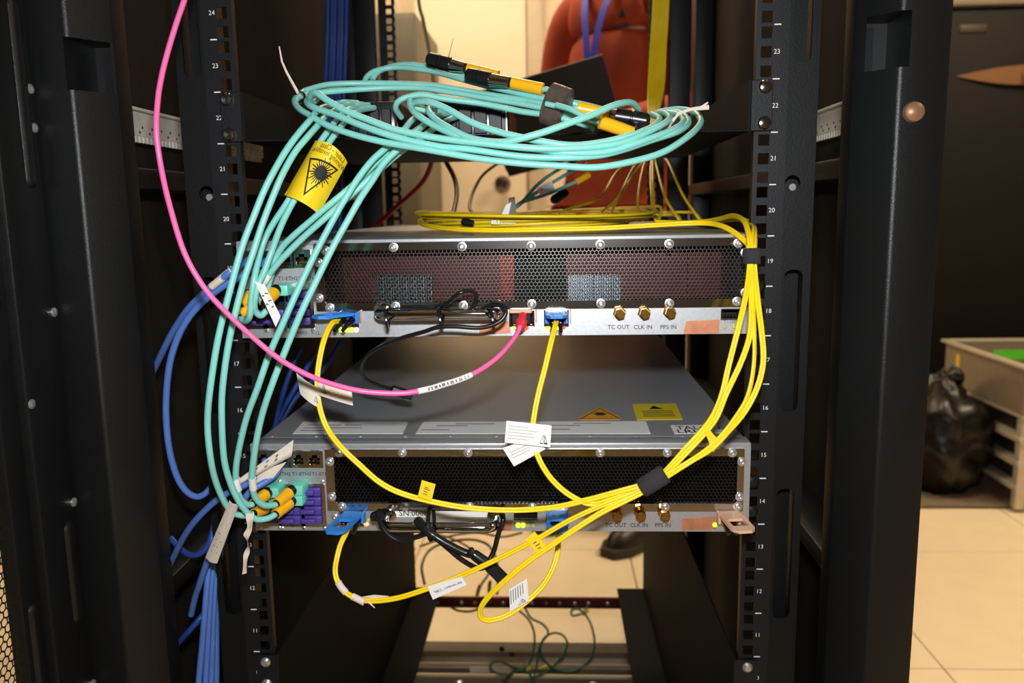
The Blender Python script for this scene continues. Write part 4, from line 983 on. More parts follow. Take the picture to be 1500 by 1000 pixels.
# ---- yellow fibers
YR = .00128
def yfiber(label, l, tw=0.): 
    t = thing('yellow_fiber_cable', label, 'cable', P(*l[0]), 'yellow twin fibers'); duplex(t, trace(l), YR, 'yellow_fiber', tw); return t
L1 = [(975, 690, -.10), (1006, 655, -.098), (1030, 629, -.095), (1046, 606, -.09), (1058, 576, -.085), (1068, 533, -.08), (1080, 486, -.075), (1092, 435, -.065), (1098, 392, -.053), (1097, 364, -.049)]
L2 = [(976, 692, -.102), (1010, 658, -.10), (1034, 632, -.096), (1050, 610, -.092), (1064, 576, -.088), (1086, 529, -.082), (1099, 487, -.075), (1101, 435, -.064), (1100, 392, -.053), (1099, 364, -.049)]
L3 = [(978, 694, -.103), (1020, 669, -.102), (1050, 645, -.098), (1076, 613, -.093), (1095, 580, -.088), (1104, 536, -.082), (1105, 488, -.075), (1103, 435, -.063), (1102, 392, -.052), (1102, 364, -.049)]
L4 = [(979, 696, -.104), (1012, 675, -.104), (1043, 656, -.10), (1066, 632, -.096), (1090, 604, -.09), (1109, 568, -.086), (1118, 530, -.082), (1116, 489, -.075), (1110, 440, -.063), (1105, 392, -.052), (1104, 364, -.049)]
T1 = [(1096, 340, -.035), (1089, 323, -.01), (1074, 316, .03), (1056, 320, .07), (1035, 324, .10), (1000, 326, .12), (960, 325, .14)]
T2 = [(1094, 356, -.038), (1078, 342, -.025), (1060, 332, -.01), (1038, 327, .01), (1006, 327, .02), (952, 330, .02), (880, 334, .02), (800, 336, .02), (720, 337, .03), (660, 335, .06), (625, 330, .10), (614, 324, .16), (630, 319, .22), (670, 316, .27)]
T3 = [(1103, 340, -.03), (1102, 330, .0), (1090, 322, .04), (1066, 320, .09), (1040, 325, .13)]
T4 = [(1105, 342, -.03), (1104, 333, .0), (1096, 325, .03), (1080, 321, .07), (1050, 324, .12)]
Y1 = yfiber('yellow twin fiber from the sideways blue tab, sagging across the lower grille', [(499, 470, -.028), (486, 474, -.042), (474, 500, -.058), (466, 540, -.066), (465, 572, -.072), (470, 603, -.077), (481, 630, -.081), (500, 655, -.086), (524, 678, -.088), (556, 706, -.092), (590, 723, -.093), (640, 736, -.094), (690, 744, -.094), (750, 747, -.094), (810, 743, -.096), (860, 732, -.098), (905, 720, -.10), (940, 710, -.10), (958, 701, -.10)]+L1+T2)
Y2 = yfiber('yellow twin fiber hanging from the upper middle blue tab through the white card tags', [(815, 470, -.034), (812, 482, -.045), (806, 506, -.058), (798, 540, -.066), (789, 575, -.072), (783, 605, -.077), (780, 632, -.082), (784, 656, -.086), (794, 681, -.09), (812, 706, -.093), (838, 727, -.096), (868, 738, -.098), (905, 728, -.10), (938, 714, -.10), (957, 704, -.10)]+L2+T1)
Y3 = yfiber('yellow twin fiber looping under the long blue tab and rising past the printed white tag', [(512, 768, -.040), (506, 782, -.058), (499, 797, -.066), (494, 815, -.072), (491, 834, -.076), (494, 850, -.08), (505, 866, -.083), (522, 876, -.086), (545, 880, -.088), (580, 876, -.09), (620, 864, -.092), (675, 843, -.094), (730, 818, -.096), (785, 790, -.098), (830, 764, -.10), (870, 745, -.10), (908, 730, -.10), (940, 717, -.10), (959, 706, -.10)]+L3+T3, 1.6)
Y4 = yfiber('yellow twin fiber making a loop below the lower middle blue tab, with the printed card', [(817, 775, -.045), (818, 792, -.062), (816, 812, -.07), (808, 836, -.076), (793, 860, -.081), (772, 880, -.086), (748, 898, -.09), (725, 907, -.093), (709, 907, -.096), (703, 897, -.098), (711, 879, -.10), (740, 850, -.102), (774, 822, -.103), (807, 799, -.103), (842, 775, -.103), (880, 751, -.102), (910, 736, -.101), (942, 720, -.10), (961, 708, -.10)]+L4+T4)
s_, g = sheet(Y1, [(434, 546), (466, 568), (468, 598), (440, 577)], (-.074, -.076, -.076, -.074), 'card_tag', 'label_cream', bend=.002)
mark(s_, g, .78, .45, .2, .32)
s_, g = sheet(Y1, [(465, 551), (515, 571), (517, 594), (466, 578)], (-.078, -.079, -.079, -.078), 'card_tag', 'label_cream', bend=.001)
lines(s_, g, [(.42, .35, .9), (.56, .2, .8), (.70, .2, .85)], 'sticker_orange', .04); mark(s_, g, .1, .3, .16, .5)
s_, g = sheet(Y2, [(736, 656), (772, 644), (800, 657), (753, 683)], -.088, 'card_tag', 'label_white')
lines(s_, g, [(.3, .1, .8), (.45, .1, .8), (.6, .1, .7)], 'pale_print', .03)
s_, g = sheet(Y2, [(742, 616), (808, 623), (806, 655), (739, 648)], -.0915, 'card_tag', 'label_white')
lines(s_, g, [(.2, .05, .5), (.34, .05, .7), (.48, .05, .6), (.62, .05, .65), (.76, .05, .5)], 'pale_print', .025); mark(s_, g, .76, .42, .18, .46)
s_, g = sheet(Y3, [(626, 859), (676, 844), (684, 856), (634, 878)], -.096, 'printed_tag', 'label_white')
text(s_, 'SR.ANN1_CBF', .13, None, None, None, 'black_print', fn=lambda a, b: g(.52-a*1.0, .55-b*1.9), bold=.01)
s_, g = sheet(Y4, [(746, 863), (772, 847), (775, 880), (747, 896)], -.092, 'printed_tag', 'label_white')
mb = MB()
for k in range(6): mb.add([g(.06+k*.13, .08), g(.10+k*.13, .08), g(.10+k*.13, .68-.03*k), g(.06+k*.13, .68-.03*k)], [(3, 2, 1, 0)])
part(mb, 'fine_print', 'grey_print', s_); mark(s_, g, .45, .72, .4, .2)
s_, g = sheet(Y1, [(618, 703), (638, 709), (632, 734), (612, 727)], -.097, 'yellow_flag', 'label_yellow'); lines(s_, g, [(.3, .3, .6), (.4, .3, .7), (.55, .3, .6), (.7, .3, .6)], 'grey_print', .05)
s_, g = sheet(Y3, [(769, 790), (783, 778), (806, 806), (790, 814)], -.100, 'yellow_flag', 'label_yellow'); lines(s_, g, [(.35, .3, .6), (.5, .3, .7), (.65, .3, .6)], 'grey_print', .05)
s_, g = sheet(Y2, [(1032, 632), (1040, 630), (1056, 648), (1045, 662)], -.100, 'yellow_flag', 'label_yellow')
for l in ([(495, 852, -.082), (500, 860, -.0825), (507, 868, -.084)], [(516, 873, -.087), (524, 877, -.088), (534, 882, -.089)]):
    part(MB().tube(trace(l), .0030, 10), 'white_band', 'zip_white', Y3)
part(MB().tube([P(538, 880, -.09), P(549, 890, -.09)], [.0009, .0004], 6), 'tie_tail', 'zip_white', Y3)
sheet(Y3, [(530, 874), (548, 871), (570, 873), (560, 878)], -.086, 'clear_tag', 'zip_white')

# ---- yellow riser fibers from the top of the rack to the slack coil
fan = [(905, 250, 878, 290, 820, 312), (928, 245, 905, 290, 880, 312), (942, 245, 934, 295, 940, 320), (956, 240, 957, 290, 960, 322), (962, 245, 975, 290, 995, 322), (977, 235, 1000, 285, 1025, 322), (932, 250, 900, 300, 897, 318), (953, 245, 955, 295, 962, 325)]
desc = ['swinging furthest left to the slack coil', 'splitting in two just above the slack coil', 'hanging with a slight bow behind the coil rim', 'hanging straight down to the slack coil', 'leaning outward to the chassis corner', 'leaning furthest outward, beside the rear rail', 'ending in a short hook at the slack coil', 'doubled beside the straight hanging one']
for i, (x1, y1, x2, y2, x3, y3) in enumerate(fan):
    xo = 950+i*3.1
    l = [(xo+24, -480, .64), (xo+16, -230, .62), (xo+8, -14, .60), (xo+4, 60, .60), (xo, 130, .58), (950+i*1.6, 180, .52), (952+i, 215, .46), (x1, y1, .38), (x2, y2, .30), (x3, y3, .24)]
    pts = [P(*q) for q in l]; pts[-1].z = max(pts[-1].z, .8505)
    cx, cyy = P(785, 320, .26).x, .25; e = pts[-1]; a0 = math.atan2(e.y-cyy, e.x-cx); R0 = max(.06, math.hypot(e.x-cx, e.y-cyy)); Rt = .092+.005*i
    for k in range(1, 27):
        a = a0+math.pi*2*k/22; f = min(1, k/6); rr = R0+(Rt-R0)*f
        pts.append(V((cx+rr*1.12*math.cos(a), cyy+rr*1.35*math.sin(a), .8502+.0022*i+.002*math.sin(a*2+i)+(.004 if math.sin(a) > 0 else 0))))
    t = thing('yellow_riser_fiber', 'yellow fiber dropping behind the shelf, '+desc[i], 'cable', pts[-1], 'yellow riser fibers')
    part(MB().tube(smooth(pts, 4), .0017, 7), 'fiber_strand', 'yellow_fiber', t, 1.2)
t = thing('white_comb', 'small pale ribbed clip lying on the yellow slack coil', 'clip', P(738, 324, .1))
q = P(738, 323, .11); mb = MB().bbox((q.x-.013, .105, q.z-.004), (q.x+.013, .115, q.z+.002), .001)
for k in range(8): mb.box((q.x-.012+k*.0032, .103, q.z-.0035), (q.x-.0105+k*.0032, .105, q.z+.0045))
part(mb, 'clip_body', 'white_plastic', t)
t = thing('strap_tab', 'upright pale and dark strap end standing on the yellow slack coil', 'strap', P(742, 312, .12))
part(MB().slab([P(735, 314, .13), P(745, 315, .13), P(749, 296, .13), P(741, 300, .13)], .001, (0, 1, 0)), 'pale_side', 'white_plastic', t)
part(MB().slab([P(744, 314, .135), P(756, 312, .135), P(754, 288, .135), P(745, 290, .135)], .001, (0, 1, 0)), 'olive_side', 'brown_cable', t)
for i, (x0, x1) in enumerate(((690, 700), (703, 702))): pass
t = thing('fiber_plug', 'small dark duplex plug lying on the yellow slack coil', 'plug', P(685, 327, .10))
part(MB().prof(P(676, 324, .10), P(694, 328, .10)-P(676, 324, .10), [(0, .0025), (.003, .004), (.012, .004), (.013, .0025)], 10), 'plug_body', 'black_plastic', t)
# teal fibers with a red and white tag behind the coil
for i in range(3):
    t = thing('teal_fiber_cable', ['teal fiber with white and red tag rising from the slack coil', 'thin teal fiber above the tagged one, rising from the slack coil', 'teal fiber below the tagged one ending in a yellow sleeve'][i], 'cable', P(757, 302, .22), 'teal fibers behind the shelf')
    e = [[(795, 276, .28), (832, 254, .32), (860, 240, .36)], [(790, 268, .28), (822, 246, .32), (850, 232, .36)], [(800, 285, .27), (835, 270, .30), (862, 258, .33)]][i]
    part(MB().tube(trace([(752, 306, .20), (765, 296, .22)]+e), .0022, 8), 'cable_jacket', 'aqua', t, 1.2)
    if i == 0:
        s_, g = sheet(t, [(786, 276), (808, 264), (813, 278), (792, 287)], .265, 'white_tag', 'label_white'); part(MB().prof(P(793, 280, .26), -YU, [(0, .004), (.0006, .004)], 12), 'red_dot', 'red_plug', t)
    if i == 2:
        part(MB().prof(P(845, 266, .31), P(862, 256, .32)-P(845, 266, .31), [(0, .004), (.02, .0045)], 10), 'yellow_sleeve', 'boot_yellow', t)
        part(MB().prof(P(808, 295, .27), P(832, 280, .28)-P(808, 295, .27), [(0, .003), (.004, .006), (.02, .006), (.024, .004)], 10), 'black_plug', 'black_plastic', t)

# ---- blue ethernet cables
BR = .0030
def blue(label, l, m_='blue_cable', r=BR, grp='blue ethernet cables', sleeve=None):
    t = thing('ethernet_cable', label, 'cable', P(*l[0]), grp); part(MB().tube(trace(l), r, 12), 'cable_jacket', m_, t, 1.2)
    if sleeve: part(MB().tube(trace(sleeve), r*1.12, 12), 'label_sleeve', 'label_cream', t, 1.2)
    return t
e1 = blue('blue ethernet cable with a cream label sleeve, leaving the upper chassis toward the left post', [(370, 376, -.021), (358, 384, -.04), (340, 396, -.05), (322, 410, -.05), (300, 428, -.045), (276, 452, -.035), (256, 481, -.02), (241, 509, -.005), (230, 532, .01), (216, 560, .03)], sleeve=[(340, 396, -.05), (331, 402.5, -.05), (322, 410, -.05), (310, 419.5, -.048)])
blue('blue ethernet cable making a long U-shaped loop beside the left post', [(394, 380, -.021), (378, 388, -.038), (352, 405, -.046), (332, 416, -.046), (310, 431, -.044), (286, 453, -.04), (266, 482, -.035), (253, 515, -.03), (246, 550, -.025), (243, 600, -.02), (247, 652, -.015), (257, 692, -.01), (270, 716, -.005), (286, 727, .0), (300, 723, .008), (312, 708, .016), (322, 688, .024), (334, 650, .04)])
e3 = blue('blue ethernet cable from the lower jacks, passing under the cream tag toward the left post', [(388, 674, -.021), (384, 690, -.035), (366, 706, -.044), (345, 717, -.046), (328, 725, -.046), (306, 742, -.04), (283, 766, -.03), (267, 790, -.015), (256, 812, .0), (245, 835, .02)])
e4 = blue('blue ethernet cable from the lower jacks, turning down into the hanging bundle', [(412, 674, -.021), (405, 692, -.035), (388, 706, -.044), (368, 718, -.05), (352, 738, -.05), (336, 758, -.045), (322, 778, -.04), (310, 804, -.03), (300, 832, -.02), (292, 856, -.01), (286, 874, .0), (280, 900, .01)])
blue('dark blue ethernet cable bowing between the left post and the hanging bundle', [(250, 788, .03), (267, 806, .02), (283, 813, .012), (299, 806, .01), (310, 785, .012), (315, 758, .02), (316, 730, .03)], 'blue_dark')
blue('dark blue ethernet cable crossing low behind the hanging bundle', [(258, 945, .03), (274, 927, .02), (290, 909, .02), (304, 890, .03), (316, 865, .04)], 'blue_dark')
for i, (xa, xb, xc) in enumerate(((306, 301, 291), (312, 307, 301), (317, 313, 309), (320, 317, 317), (309, 311, 313))):
    blue(['outermost blue cable of the hanging bundle', 'second blue cable of the hanging bundle, counted from the left post', 'middle blue cable of the hanging bundle', 'innermost blue cable of the hanging bundle, next to the numbered rail', 'blue cable hanging behind the others of the bundle'][i], [(xa+8, 778, .012+.006*i), (xa, 830, .0+.004*i), (xb, 885, -.008+.006*i), ((xb+xc)/2, 945, -.008+.006*i), (xc, 1000, -.008+.006*i), (xc-2, 1060, -.005+.006*i), (xc-6, 1230, .0+.006*i), (xc-10, 1450, .01+.006*i)], 'blue_dark' if i in (4,) else 'blue_cable', grp='hanging blue cables')
s_, g = sheet(e4, [(340, 716), (352, 700), (430, 644), (427, 668)], (-.048, -.05, -.045, -.045), 'cable_tag', 'label_cream', bend=.003)
lines(s_, g, [(.3, .5, .9), (.5, .5, .9), (.68, .5, .85)], 'grey_print', .05)
s_, g = sheet(e4, [(372, 712), (400, 700), (420, 676), (380, 690)], (-.044, -.042, -.04, -.042), 'cable_tag', 'label_cream', bend=.002)
for i, l in enumerate(([(460, 520, .22), (440, 555, .2), (420, 590, .18), (395, 640, .14), (370, 690, .10)], [(440, 510, .2), (425, 545, .19), (412, 585, .17), (404, 620, .15), (398, 650, .12)], [(500, 500, .28), (470, 545, .25), (435, 580, .22), (410, 620, .2)])):
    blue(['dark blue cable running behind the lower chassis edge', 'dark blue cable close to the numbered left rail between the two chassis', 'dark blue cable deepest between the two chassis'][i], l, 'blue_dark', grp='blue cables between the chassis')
for i in range(6):
    x = 478+i*5.2
    l = [(x+14, -480, .72), (x+9, -230, .72), (x+3, -14, .72), (x+2, 40, .72), (x, 100, .72), (x-3, 170, .71), (x-6, 240, .70), (x-8, 320, .69), (x-8, 430, .69)]
    pts = [P(*q) for q in l]
    for k, p in enumerate(pts): p.y += (.006 if i % 2 else 0)
    t = thing('ethernet_cable', ['dark blue cable nearest the side panel in the rear vertical bundle', 'second dark blue cable from the side panel in the rear vertical bundle', 'third dark blue cable from the side panel in the rear vertical bundle', 'third dark blue cable from the rear rail in the vertical bundle', 'second dark blue cable from the rear rail in the vertical bundle', 'dark blue cable nearest the rear rail in the vertical bundle'][i], 'cable', pts[0], 'blue cables at the rear rail')
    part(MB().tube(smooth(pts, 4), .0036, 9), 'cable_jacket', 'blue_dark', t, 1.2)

# ---- black cables on the handles
t = thing('black_usb_cable', 'black cord tied along the upper chrome handle, its plug hanging behind the pink cable', 'cable', P(640, 478, -.06), 'black cords on handles')
part(MB().tube(trace([(552, 456, -.028), (564, 454, -.030), (600, 453, -.031), (635, 453, -.034), (654, 445, -.050), (672, 430, -.06), (689, 426, -.055), (698, 433, -.05), (695, 446, -.048), (690, 455, -.046), (700, 458, -.045), (716, 448, -.05), (732, 446, -.056), (741, 455, -.06), (736, 467, -.062), (721, 476, -.063), (700, 480, -.063), (668, 478, -.063), (642, 479, -.062), (620, 486, -.058), (588, 495, -.05), (556, 508, -.035), (536, 522, -.02), (529, 540, .0), (537, 555, .02), (552, 563, .035), (572, 569, .045)]), .0019, 9), 'cord', 'black_cable', t, 1.2)
a, b = P(572, 569, .045), P(604, 580, .05)
part(MB().prof(a, b-a, [(0, .002), (.002, .0045), (.016, .0052), (.017, .0044), ((b-a).length, .0042)], 10), 'usb_plug', 'black_plastic', t)
for px_ in (566, 645, 722):
    q = P(px_, 466, -.052); part(MB().tube(trace([(px_-3, 453, -.06), (px_, 452, -.042), (px_+3, 474, -.042), (px_+2, 480, -.052), (px_, 470, -.066), (px_-3, 453, -.06)], 4), .0014, 6), 'tie', 'black_plastic', t)
t = thing('black_usb_cable', 'thick black cord tied to the lower chrome handle with its plug hanging down', 'cable', P(650, 790, -.06), 'black cords on handles')
part(MB().tube(trace([(552, 752, -.045), (558, 768, -.055), (570, 784, -.06), (588, 792, -.062), (611, 786, -.064), (630, 782, -.066), (653, 800, -.07), (680, 822, -.07), (706, 832, -.066), (722, 810, -.06), (730, 782, -.058), (737, 760, -.056), (732, 748, -.05), (722, 748, -.045)]), .0023, 10), 'cord', 'black_cable', t, 1.2)
part(MB().tube(trace([(612, 762, -.06), (622, 774, -.07), (638, 786, -.074), (656, 797, -.075), (678, 808, -.075), (690, 812, -.075)]), [.0042]*12+[.0034]*19, 10), 'cord_end', 'black_cable', t, 1.2)
a, b = P(686, 806, -.076), P(718, 829, -.076)
part(MB().prof(a, b-a, [(0, .003), (.001, .0044), (.003, .0044), (.0032, .0034), (.005, .0034), (.0052, .0044), (.007, .0048), ((b-a).length, .0052)], 12), 'plug_grip', 'black_plastic', t)
c = P(737, 848, -.076); d_ = (c-b).normalized(); sdv = d_.cross((b-CAMP).normalized()).normalized(); nv = d_.cross(sdv)
part(MB().slab([b-sdv*.0055-nv*.0025, b+sdv*.0055-nv*.0025, c+sdv*.0055-nv*.0025, c-sdv*.0055-nv*.0025], .005, nv), 'plug_cover', 'black_plastic', t)
part(MB().slab([b+sdv*.0040-nv*.0031, b+sdv*.0055-nv*.0031, b+d_*.008+sdv*.0055-nv*.0031, b+d_*.008+sdv*.0040-nv*.0031], .0006, nv), 'plug_shell', 'chrome', t)
part(MB().tube(trace([(628, 746, -.06), (634, 745, -.045), (636, 768, -.045), (634, 788, -.06), (629, 788, -.074), (627, 764, -.07), (628, 746, -.06)], 4), .0018, 6), 'tie', 'black_plastic', t)
part(MB().prof(P(545, 758, -.045), P(566, 748, -.05)-P(545, 758, -.045), [(0, .003), (.002, .0045), (.008, .004), (.010, .005), (.015, .003)], 8), 'cord_clip', 'black_plastic', t)

# ---- rear wiring
by = .805; b0, b1 = P(620, 879, by), P(912, 887, by); zc = (b0.z+b1.z)/2
t = thing('ground_busbar', 'reddish copper grounding bar with screws across the bottom rear of the rack', 'busbar', (0, by, zc-.011))
part(MB().bbox((-.2262, by, zc-.0115), (.2262, by+.006, zc+.0115), .001), 'copper_bar', 'copper_dull', t)
for px_ in (640, 676, 696, 737, 779, 800, 820, 842, 862, 890):
    q = P(px_, 884, by); part(MB().lath((q.x, by, zc), -YU, [(0, .0040), (.0015, .0040), (.0025, .002)], 10), 'bar_screw', 'screw' if px_ not in (696, 800) else 'copper', t)
def wire(nm, label, l, m_, r, grp, lug=None):
    t = thing(nm, label, 'wire', P(*l[0]), grp); part(MB().tube(trace(l, 5), r, 8), 'wire_jacket', m_, t, 1.2)
    if lug:
        a, b = P(*lug[0]), P(*lug[1]); part(MB().prof(a, b-a, [(0, .003), ((b-a).length*.5, .0042), ((b-a).length, .003)], 8), 'wire_lug', 'lug_yellow', t)
    return t
gy_ = .795
wire('ground_wire', 'green ground wire running straight down from the middle of the copper bar', [(758, 892, gy_), (775, 908, gy_-.01), (783, 930, gy_-.02), (781, 955, .80), (775, 972, .80), (764, 984, .79)], 'green_wire', .0022, 'green ground wires')
wire('ground_wire', 'green ground wire making a round loop below the copper bar', [(769, 890, gy_), (778, 905, gy_-.01), (795, 914, gy_-.02), (803, 927, gy_-.02), (792, 943, gy_-.02), (788, 962, .79), (784, 985, .785), (776, 1010, .78)], 'green_wire', .0022, 'green ground wires', ((790, 979, .785), (806, 974, .785)))
wire('ground_wire', 'green ground wire curving widest, from the last screws of the copper bar', [(861, 889, gy_), (850, 899, gy_-.01), (838, 901, gy_-.01), (838, 893, gy_-.01), (850, 893, gy_-.015), (864, 910, gy_-.02), (871, 940, gy_-.02), (865, 964, gy_-.02), (846, 980, .77), (824, 983, .77), (804, 974, .765), (792, 955, .765), (796, 936, .765), (810, 927, .765), (824, 930, .765), (831, 943, .765), (822, 963, .765), (800, 984, .77), (780, 992, .77)], 'green_wire', .0022, 'green ground wires', ((852, 900, gy_-.012), (862, 893, gy_-.012)))
wire('ground_wire', 'green ground wire in a flat loop above the base plate', [(776, 976, .78), (755, 978, .775), (735, 969, .77), (720, 971, .77), (721, 982, .77), (742, 988, .77), (765, 980, .775), (778, 990, .78), (782, 1010, .78)], 'green_wire', .0022, 'green ground wires', ((772, 982, .775), (776, 978, .775)))
wire('ground_wire', 'thick yellow-green ground wire rising from the base plate', [(730, 1012, .78), (742, 994, .78), (756, 980, .78), (770, 974, .785)], 'olive_wire', .004, 'green ground wires')
wire('floor_cable', 'olive cable in a wide bow on the floor behind the copper bar', [(622, 856, .83), (618, 828, .86), (630, 805, .90), (655, 794, .92), (690, 790, .93), (715, 798, .93), (727, 820, .90), (729, 850, .86), (728, 870, .825)], 'olive_wire', .0028, 'olive cables behind the bar', ((716, 868, .82), (718, 850, .82)))
wire('floor_cable', 'olive cable branching down to a yellow lug on the copper bar', [(640, 782, 1.0), (670, 792, .95), (700, 812, .90), (716, 836, .86), (705, 856, .83), (699, 874, .815)], 'olive_wire', .0024, 'olive cables behind the bar', ((698, 874, .815), (703, 856, .815)))
wire('floor_cable', 'olive cable sagging just below the copper bar', [(660, 889, .80), (672, 894, .80), (690, 895, .80), (708, 888, .80), (718, 880, .80)], 'olive_wire', .0024, 'olive cables behind the bar')
wire('floor_cable', 'olive cable crossing over the others near the lower handle', [(615, 800, 1.0), (660, 785, 1.0), (700, 780, 1.0), (735, 786, 1.0), (765, 780, 1.02)], 'olive_wire', .0026, 'olive cables behind the bar')
wire('hanging_cable', 'red cable slanting down behind the shelf', [(633, 226, .62), (630, 245, .63), (618, 268, .64), (598, 288, .66), (575, 308, .68), (550, 332, .70), (520, 365, .72)], 'red_cable', .0042, 'cables behind the shelf')
wire('hanging_cable', 'brown cable bowing down behind the shelf to the yellow slack coil', [(644, 222, .55), (655, 240, .54), (666, 262, .53), (669, 285, .50), (665, 308, .46), (660, 326, .42)], 'brown_cable', .0036, 'cables behind the shelf')
wire('hanging_cable', 'thin tan cable curving behind the shelf in front of the door knob', [(745, 232, .55), (728, 240, .54), (706, 258, .52), (692, 284, .50), (688, 305, .46), (697, 314, .42)], 'grey_cable', .0024, 'cables behind the shelf')
wire('hanging_cable', 'tan cable hanging straight at the top, in front of the cream door', [(590, -480, .86), (603, -200, .86), (612, -14, .85), (620, 30, .85), (628, 70, .85), (634, 110, .85), (640, 160, .85), (644, 222, .84)], 'grey_cable', .0034, 'cables behind the shelf')

# ================================================================== PERSON AND LAPTOP
def skin(name, vs, es, rad, m_, parent, sub=2, root=0):
    me = bpy.data.meshes.new('s'); me.from_pydata(vs, es, []); o = bpy.data.objects.new('s', me); COL.objects.link(o)
    md = o.modifiers.new('k', 'SKIN'); md.use_smooth_shade = True
    for i, d in enumerate(me.skin_vertices[0].data): d.radius = rad[i] if isinstance(rad[i], tuple) else (rad[i], rad[i]); d.use_root = (i == root)
    o.modifiers.new('d', 'SUBSURF').levels = sub
    r = bpy.data.meshes.new_from_object(o.evaluated_get(bpy.context.evaluated_depsgraph_get())); r.name = name
    bpy.data.objects.remove(o); bpy.data.meshes.remove(me); r.materials.clear(); r.materials.append(MATS[m_])
    r.polygons.foreach_set('use_smooth', [True]*len(r.polygons))
    q = link(name, r, parent); OFF[q] = V((0, 0, 0)); return q
pc = V((.262, 1.70, FLOOR))
per = thing('person', 'person in orange shirt and blue lanyard standing behind the rack, holding a dark laptop', 'person', pc)
per.rotation_euler = (0, 0, math.radians(-40)); per.scale = (1.07, 1.07, 1.08); OFF[per] = V((0, 0, 0))
bv = []; be = []; brd = []
def av(p, r, to=None):
    bv.append(V(p)); brd.append(r)
    if to is not None: be.append((to, len(bv)-1))
    return len(bv)-1
pel = av((0, 0, .95), (.145, .10)); wst = av((0, 0, 1.10), (.13, .095), pel); che = av((0, -.005, 1.28), (.15, .105), wst); nb = av((0, .01, 1.43), (.09, .075), che)
nk = av((0, .0, 1.50), .052, nb); jw = av((0, -.02, 1.57), (.06, .075), nk); fh = av((0, -.015, 1.65), (.074, .092), jw); tp = av((0, -.005, 1.72), (.062, .075), fh)
nose = av((0, -.118, 1.605), .012, jw)
for s in (-1, 1):
    ear = av((s*.078, 0, 1.615), .014, fh)
    sh2 = av((s*.165, .0, 1.40), .062, nb); el = av((s*.235, .02, 1.13), .046, sh2); wr = av((s*.150, -.235, 1.085), .030, el)
    pm_ = av((s*.125, -.300, 1.075), (.036, .016), wr)
    for k, (dx, ln_) in enumerate(((-.030, .060), (-.011, .072), (.009, .068), (.028, .052))):
        f1 = av((s*(.125+dx*.8), -.335, 1.075), .0095, pm_); f2 = av((s*(.122+dx), -.335-ln_*.6, 1.072), .0085, f1); av((s*(.120+dx), -.335-ln_, 1.084), .0075, f2)
    th1 = av((s*.088, -.285, 1.090), .0105, pm_); av((s*.066, -.312, 1.102), .009, th1)
    hp = av((s*.092, .0, .88), .092, pel); kn_ = av((s*.105, -.015, .49), .058, hp); an = av((s*.11, .015, .09), .040, kn_); av((s*.125, -.13, .035), (.038, .028), an)
body = skin('body', bv, be, brd, 'skin_tone', per, 2)
# shirt and trousers follow the body
sv_ = [(0, 0, .90), (0, 0, 1.02), (0, -.005, 1.20), (0, -.005, 1.33), (0, .008, 1.435)]; se = [(0, 1), (1, 2), (2, 3), (3, 4)]; sr = [(.175, .130), (.172, .127), (.178, .132), (.176, .128), (.105, .085)]
for s in (-1, 1):
    n = len(sv_); sv_ += [(s*.175, .0, 1.395), (s*.225, .012, 1.26), (s*.242, .02, 1.13), (s*.195, -.11, 1.105), (s*.160, -.20, 1.09)]
    se += [(4, n), (n, n+1), (n+1, n+2), (n+2, n+3), (n+3, n+4)]; sr += [.080, .070, .062, .052, .042]
skin('shirt', sv_, se, sr, 'orange_shirt', per, 2, 1)
tv = [(0, 0, .95), (0, 0, .88)]; te = [(0, 1)]; tr = [(.160, .118), (.150, .115)]
for s in (-1, 1):
    n = len(tv); tv += [(s*.095, 0, .78), (s*.105, -.012, .49), (s*.11, .01, .12)]; te += [(1, n), (n, n+1), (n+1, n+2)]; tr += [.100, .074, .066]
skin('trousers', tv, te, tr, 'trouser_black', per, 2, 0)
for s in (-1, 1):
    mb = MB()
    def shoe(u, v, sd=0, s=s):
        yy = .075-.30*u; wdt = .040+.012*math.sin(min(1, u*1.2)*math.pi)-.012*max(0, u-.8)/.2; hgt = .10*(1-u)**1.5*(1 if u < .5 else 1)+.055-.02*u
        if u > .86: kk = math.sqrt(max(0, 1-((u-.86)/.14)**2)); wdt *= kk; hgt = hgt*(.35+.65*kk) if kk > 0 else .0
        a = math.pi*v; return (s*.118+math.cos(a)*wdt, yy, .018+math.sin(a)*hgt)
    mb.grid(shoe, 14, 12)
    so = part(mb, 'shoe', 'shoe_black', per, 1.2)
    part(MB().slab([V((s*.118+x, y, .0005)) for x, y in ((-.034, .085), (.034, .085), (.044, 0), (.052, -.12), (.046, -.19), (.022, -.235), (-.022, -.235), (-.046, -.19), (-.052, -.12), (-.044, 0))], .022, (0, 0, 1)), 'sole', 'sole_dark', so)
def band(pts, wd, nm, par):
    pts = smooth(pts, 5); mb = MB(); n = len(pts)
    for i, p in enumerate(pts):
        tg = (pts[min(i+1, n-1)]-pts[max(0, i-1)]).normalized(); sdv_ = tg.cross(V((0, -1, 0))).normalized()*wd/2
        mb.v += [p-sdv_, p+sdv_, p+sdv_+V((0, .0015, 0)), p-sdv_+V((0, .0015, 0))]
    for i in range(n-1):
        for k in range(4): mb.f.append((4*i+k, 4*i+(k+1) % 4, 4*i+4+(k+1) % 4, 4*i+4+k))
    return part(mb, nm, 'lanyard_blue', par)
ly = band([(-.066, .03, 1.49), (-.055, -.07, 1.47), (-.036, -.125, 1.40), (-.016, -.146, 1.31), (-.004, -.150, 1.20)], .020, 'lanyard', per)
band([(.066, .03, 1.49), (.055, -.07, 1.47), (.036, -.125, 1.40), (.016, -.146, 1.31), (.004, -.150, 1.20)], .020, 'lanyard_strap', ly)
part(MB().bbox((-.027, -.157, 1.10), (.027, -.153, 1.185), .002), 'badge', 'label_white', ly)
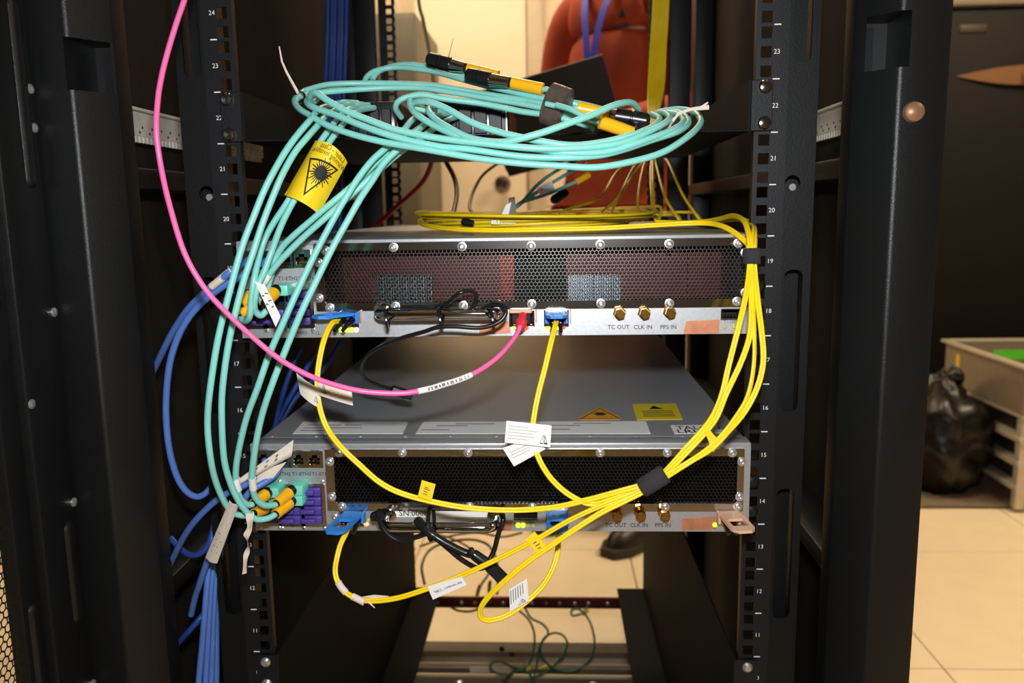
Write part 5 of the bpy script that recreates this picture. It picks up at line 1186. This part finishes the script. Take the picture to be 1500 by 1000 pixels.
lg = MB(); lg.slab([V((.085, -.147, 1.345)), V((.105, -.143, 1.345)), V((.095, -.145, 1.368))], .001, (0, -1, 0)); lg.box((.075, -.1495, 1.325), (.115, -.1485, 1.331))
part(lg, 'chest_emblem', 'deep_black', per)
hr = MB()
def hair(u, v, sd):
    a = 2*math.pi*u; b = math.pi*.62*v; r = (.082+.004*noise.noise(V((math.cos(a)*3, math.sin(a)*3, b*3))))-.006*sd
    fr_ = 1-.42*max(0, -math.sin(a)) if v > .5 else 1
    b2 = b*fr_; return (r*math.sin(b2)*math.cos(a), -.008+r*1.18*math.sin(b2)*math.sin(a), 1.655+r*1.12*math.cos(b2))
hr.grid(hair, 28, 12, 1); part(hr, 'hair', 'hair_brown', per, 1.2)
for s in (-1, 1):
    e_ = part(MB().prof((s*.030, -.088, 1.635), (0, -1, 0), [(0, .006), (.004, .010), (.009, .007), (.011, .001)], 12), 'eye', 'eye_white', per)
    part(MB().prof((s*.030, -.0985, 1.635), (0, -1, 0), [(0, .0045), (.001, .004)], 10), 'iris', 'hair_brown', e_)
part(MB().prof((-.022, -.098, 1.572), (1, 0, 0), [(0, .002), (.012, .006), (.022, .0065), (.032, .006), (.044, .002)], 8), 'lips', 'copper_dull', per)
# laptop held open, lid back toward the rack
tr_, tl_, br_ = P(882, 80, 1.20), P(752, 119, 1.26), P(922, 176, 1.245)
ux = (tr_-tl_).normalized(); dn = (br_-tr_); dn = (dn-ux*dn.dot(ux)*.9).normalized()
W_, H_ = .31, .205; c_tr = tr_; c_tl = tr_-ux*W_; nl = ux.cross(dn).normalized()
if nl.y > 0: nl = -nl
t = thing('laptop', 'dark laptop with its lid tilted toward the rack, held in front of the orange shirt', 'laptop', c_tr+dn*H_)
part(MB().slab([c_tl, c_tr, c_tr+dn*H_, c_tl+dn*H_], .007, -nl), 'laptop_lid', 'laptop_black', t)
ho = dn*H_; bd = (-nl*.97+dn*.12).normalized()
part(MB().slab([c_tl+ho+bd*.006, c_tr+ho+bd*.006, c_tr+ho+bd*.206, c_tl+ho+bd*.206], .016, dn), 'laptop_base', 'laptop_black', t)
part(MB().tube([c_tl+ho+ux*.03+bd*.004, c_tr+ho-ux*.03+bd*.004], .005, 10), 'hinge', 'deep_black', t)
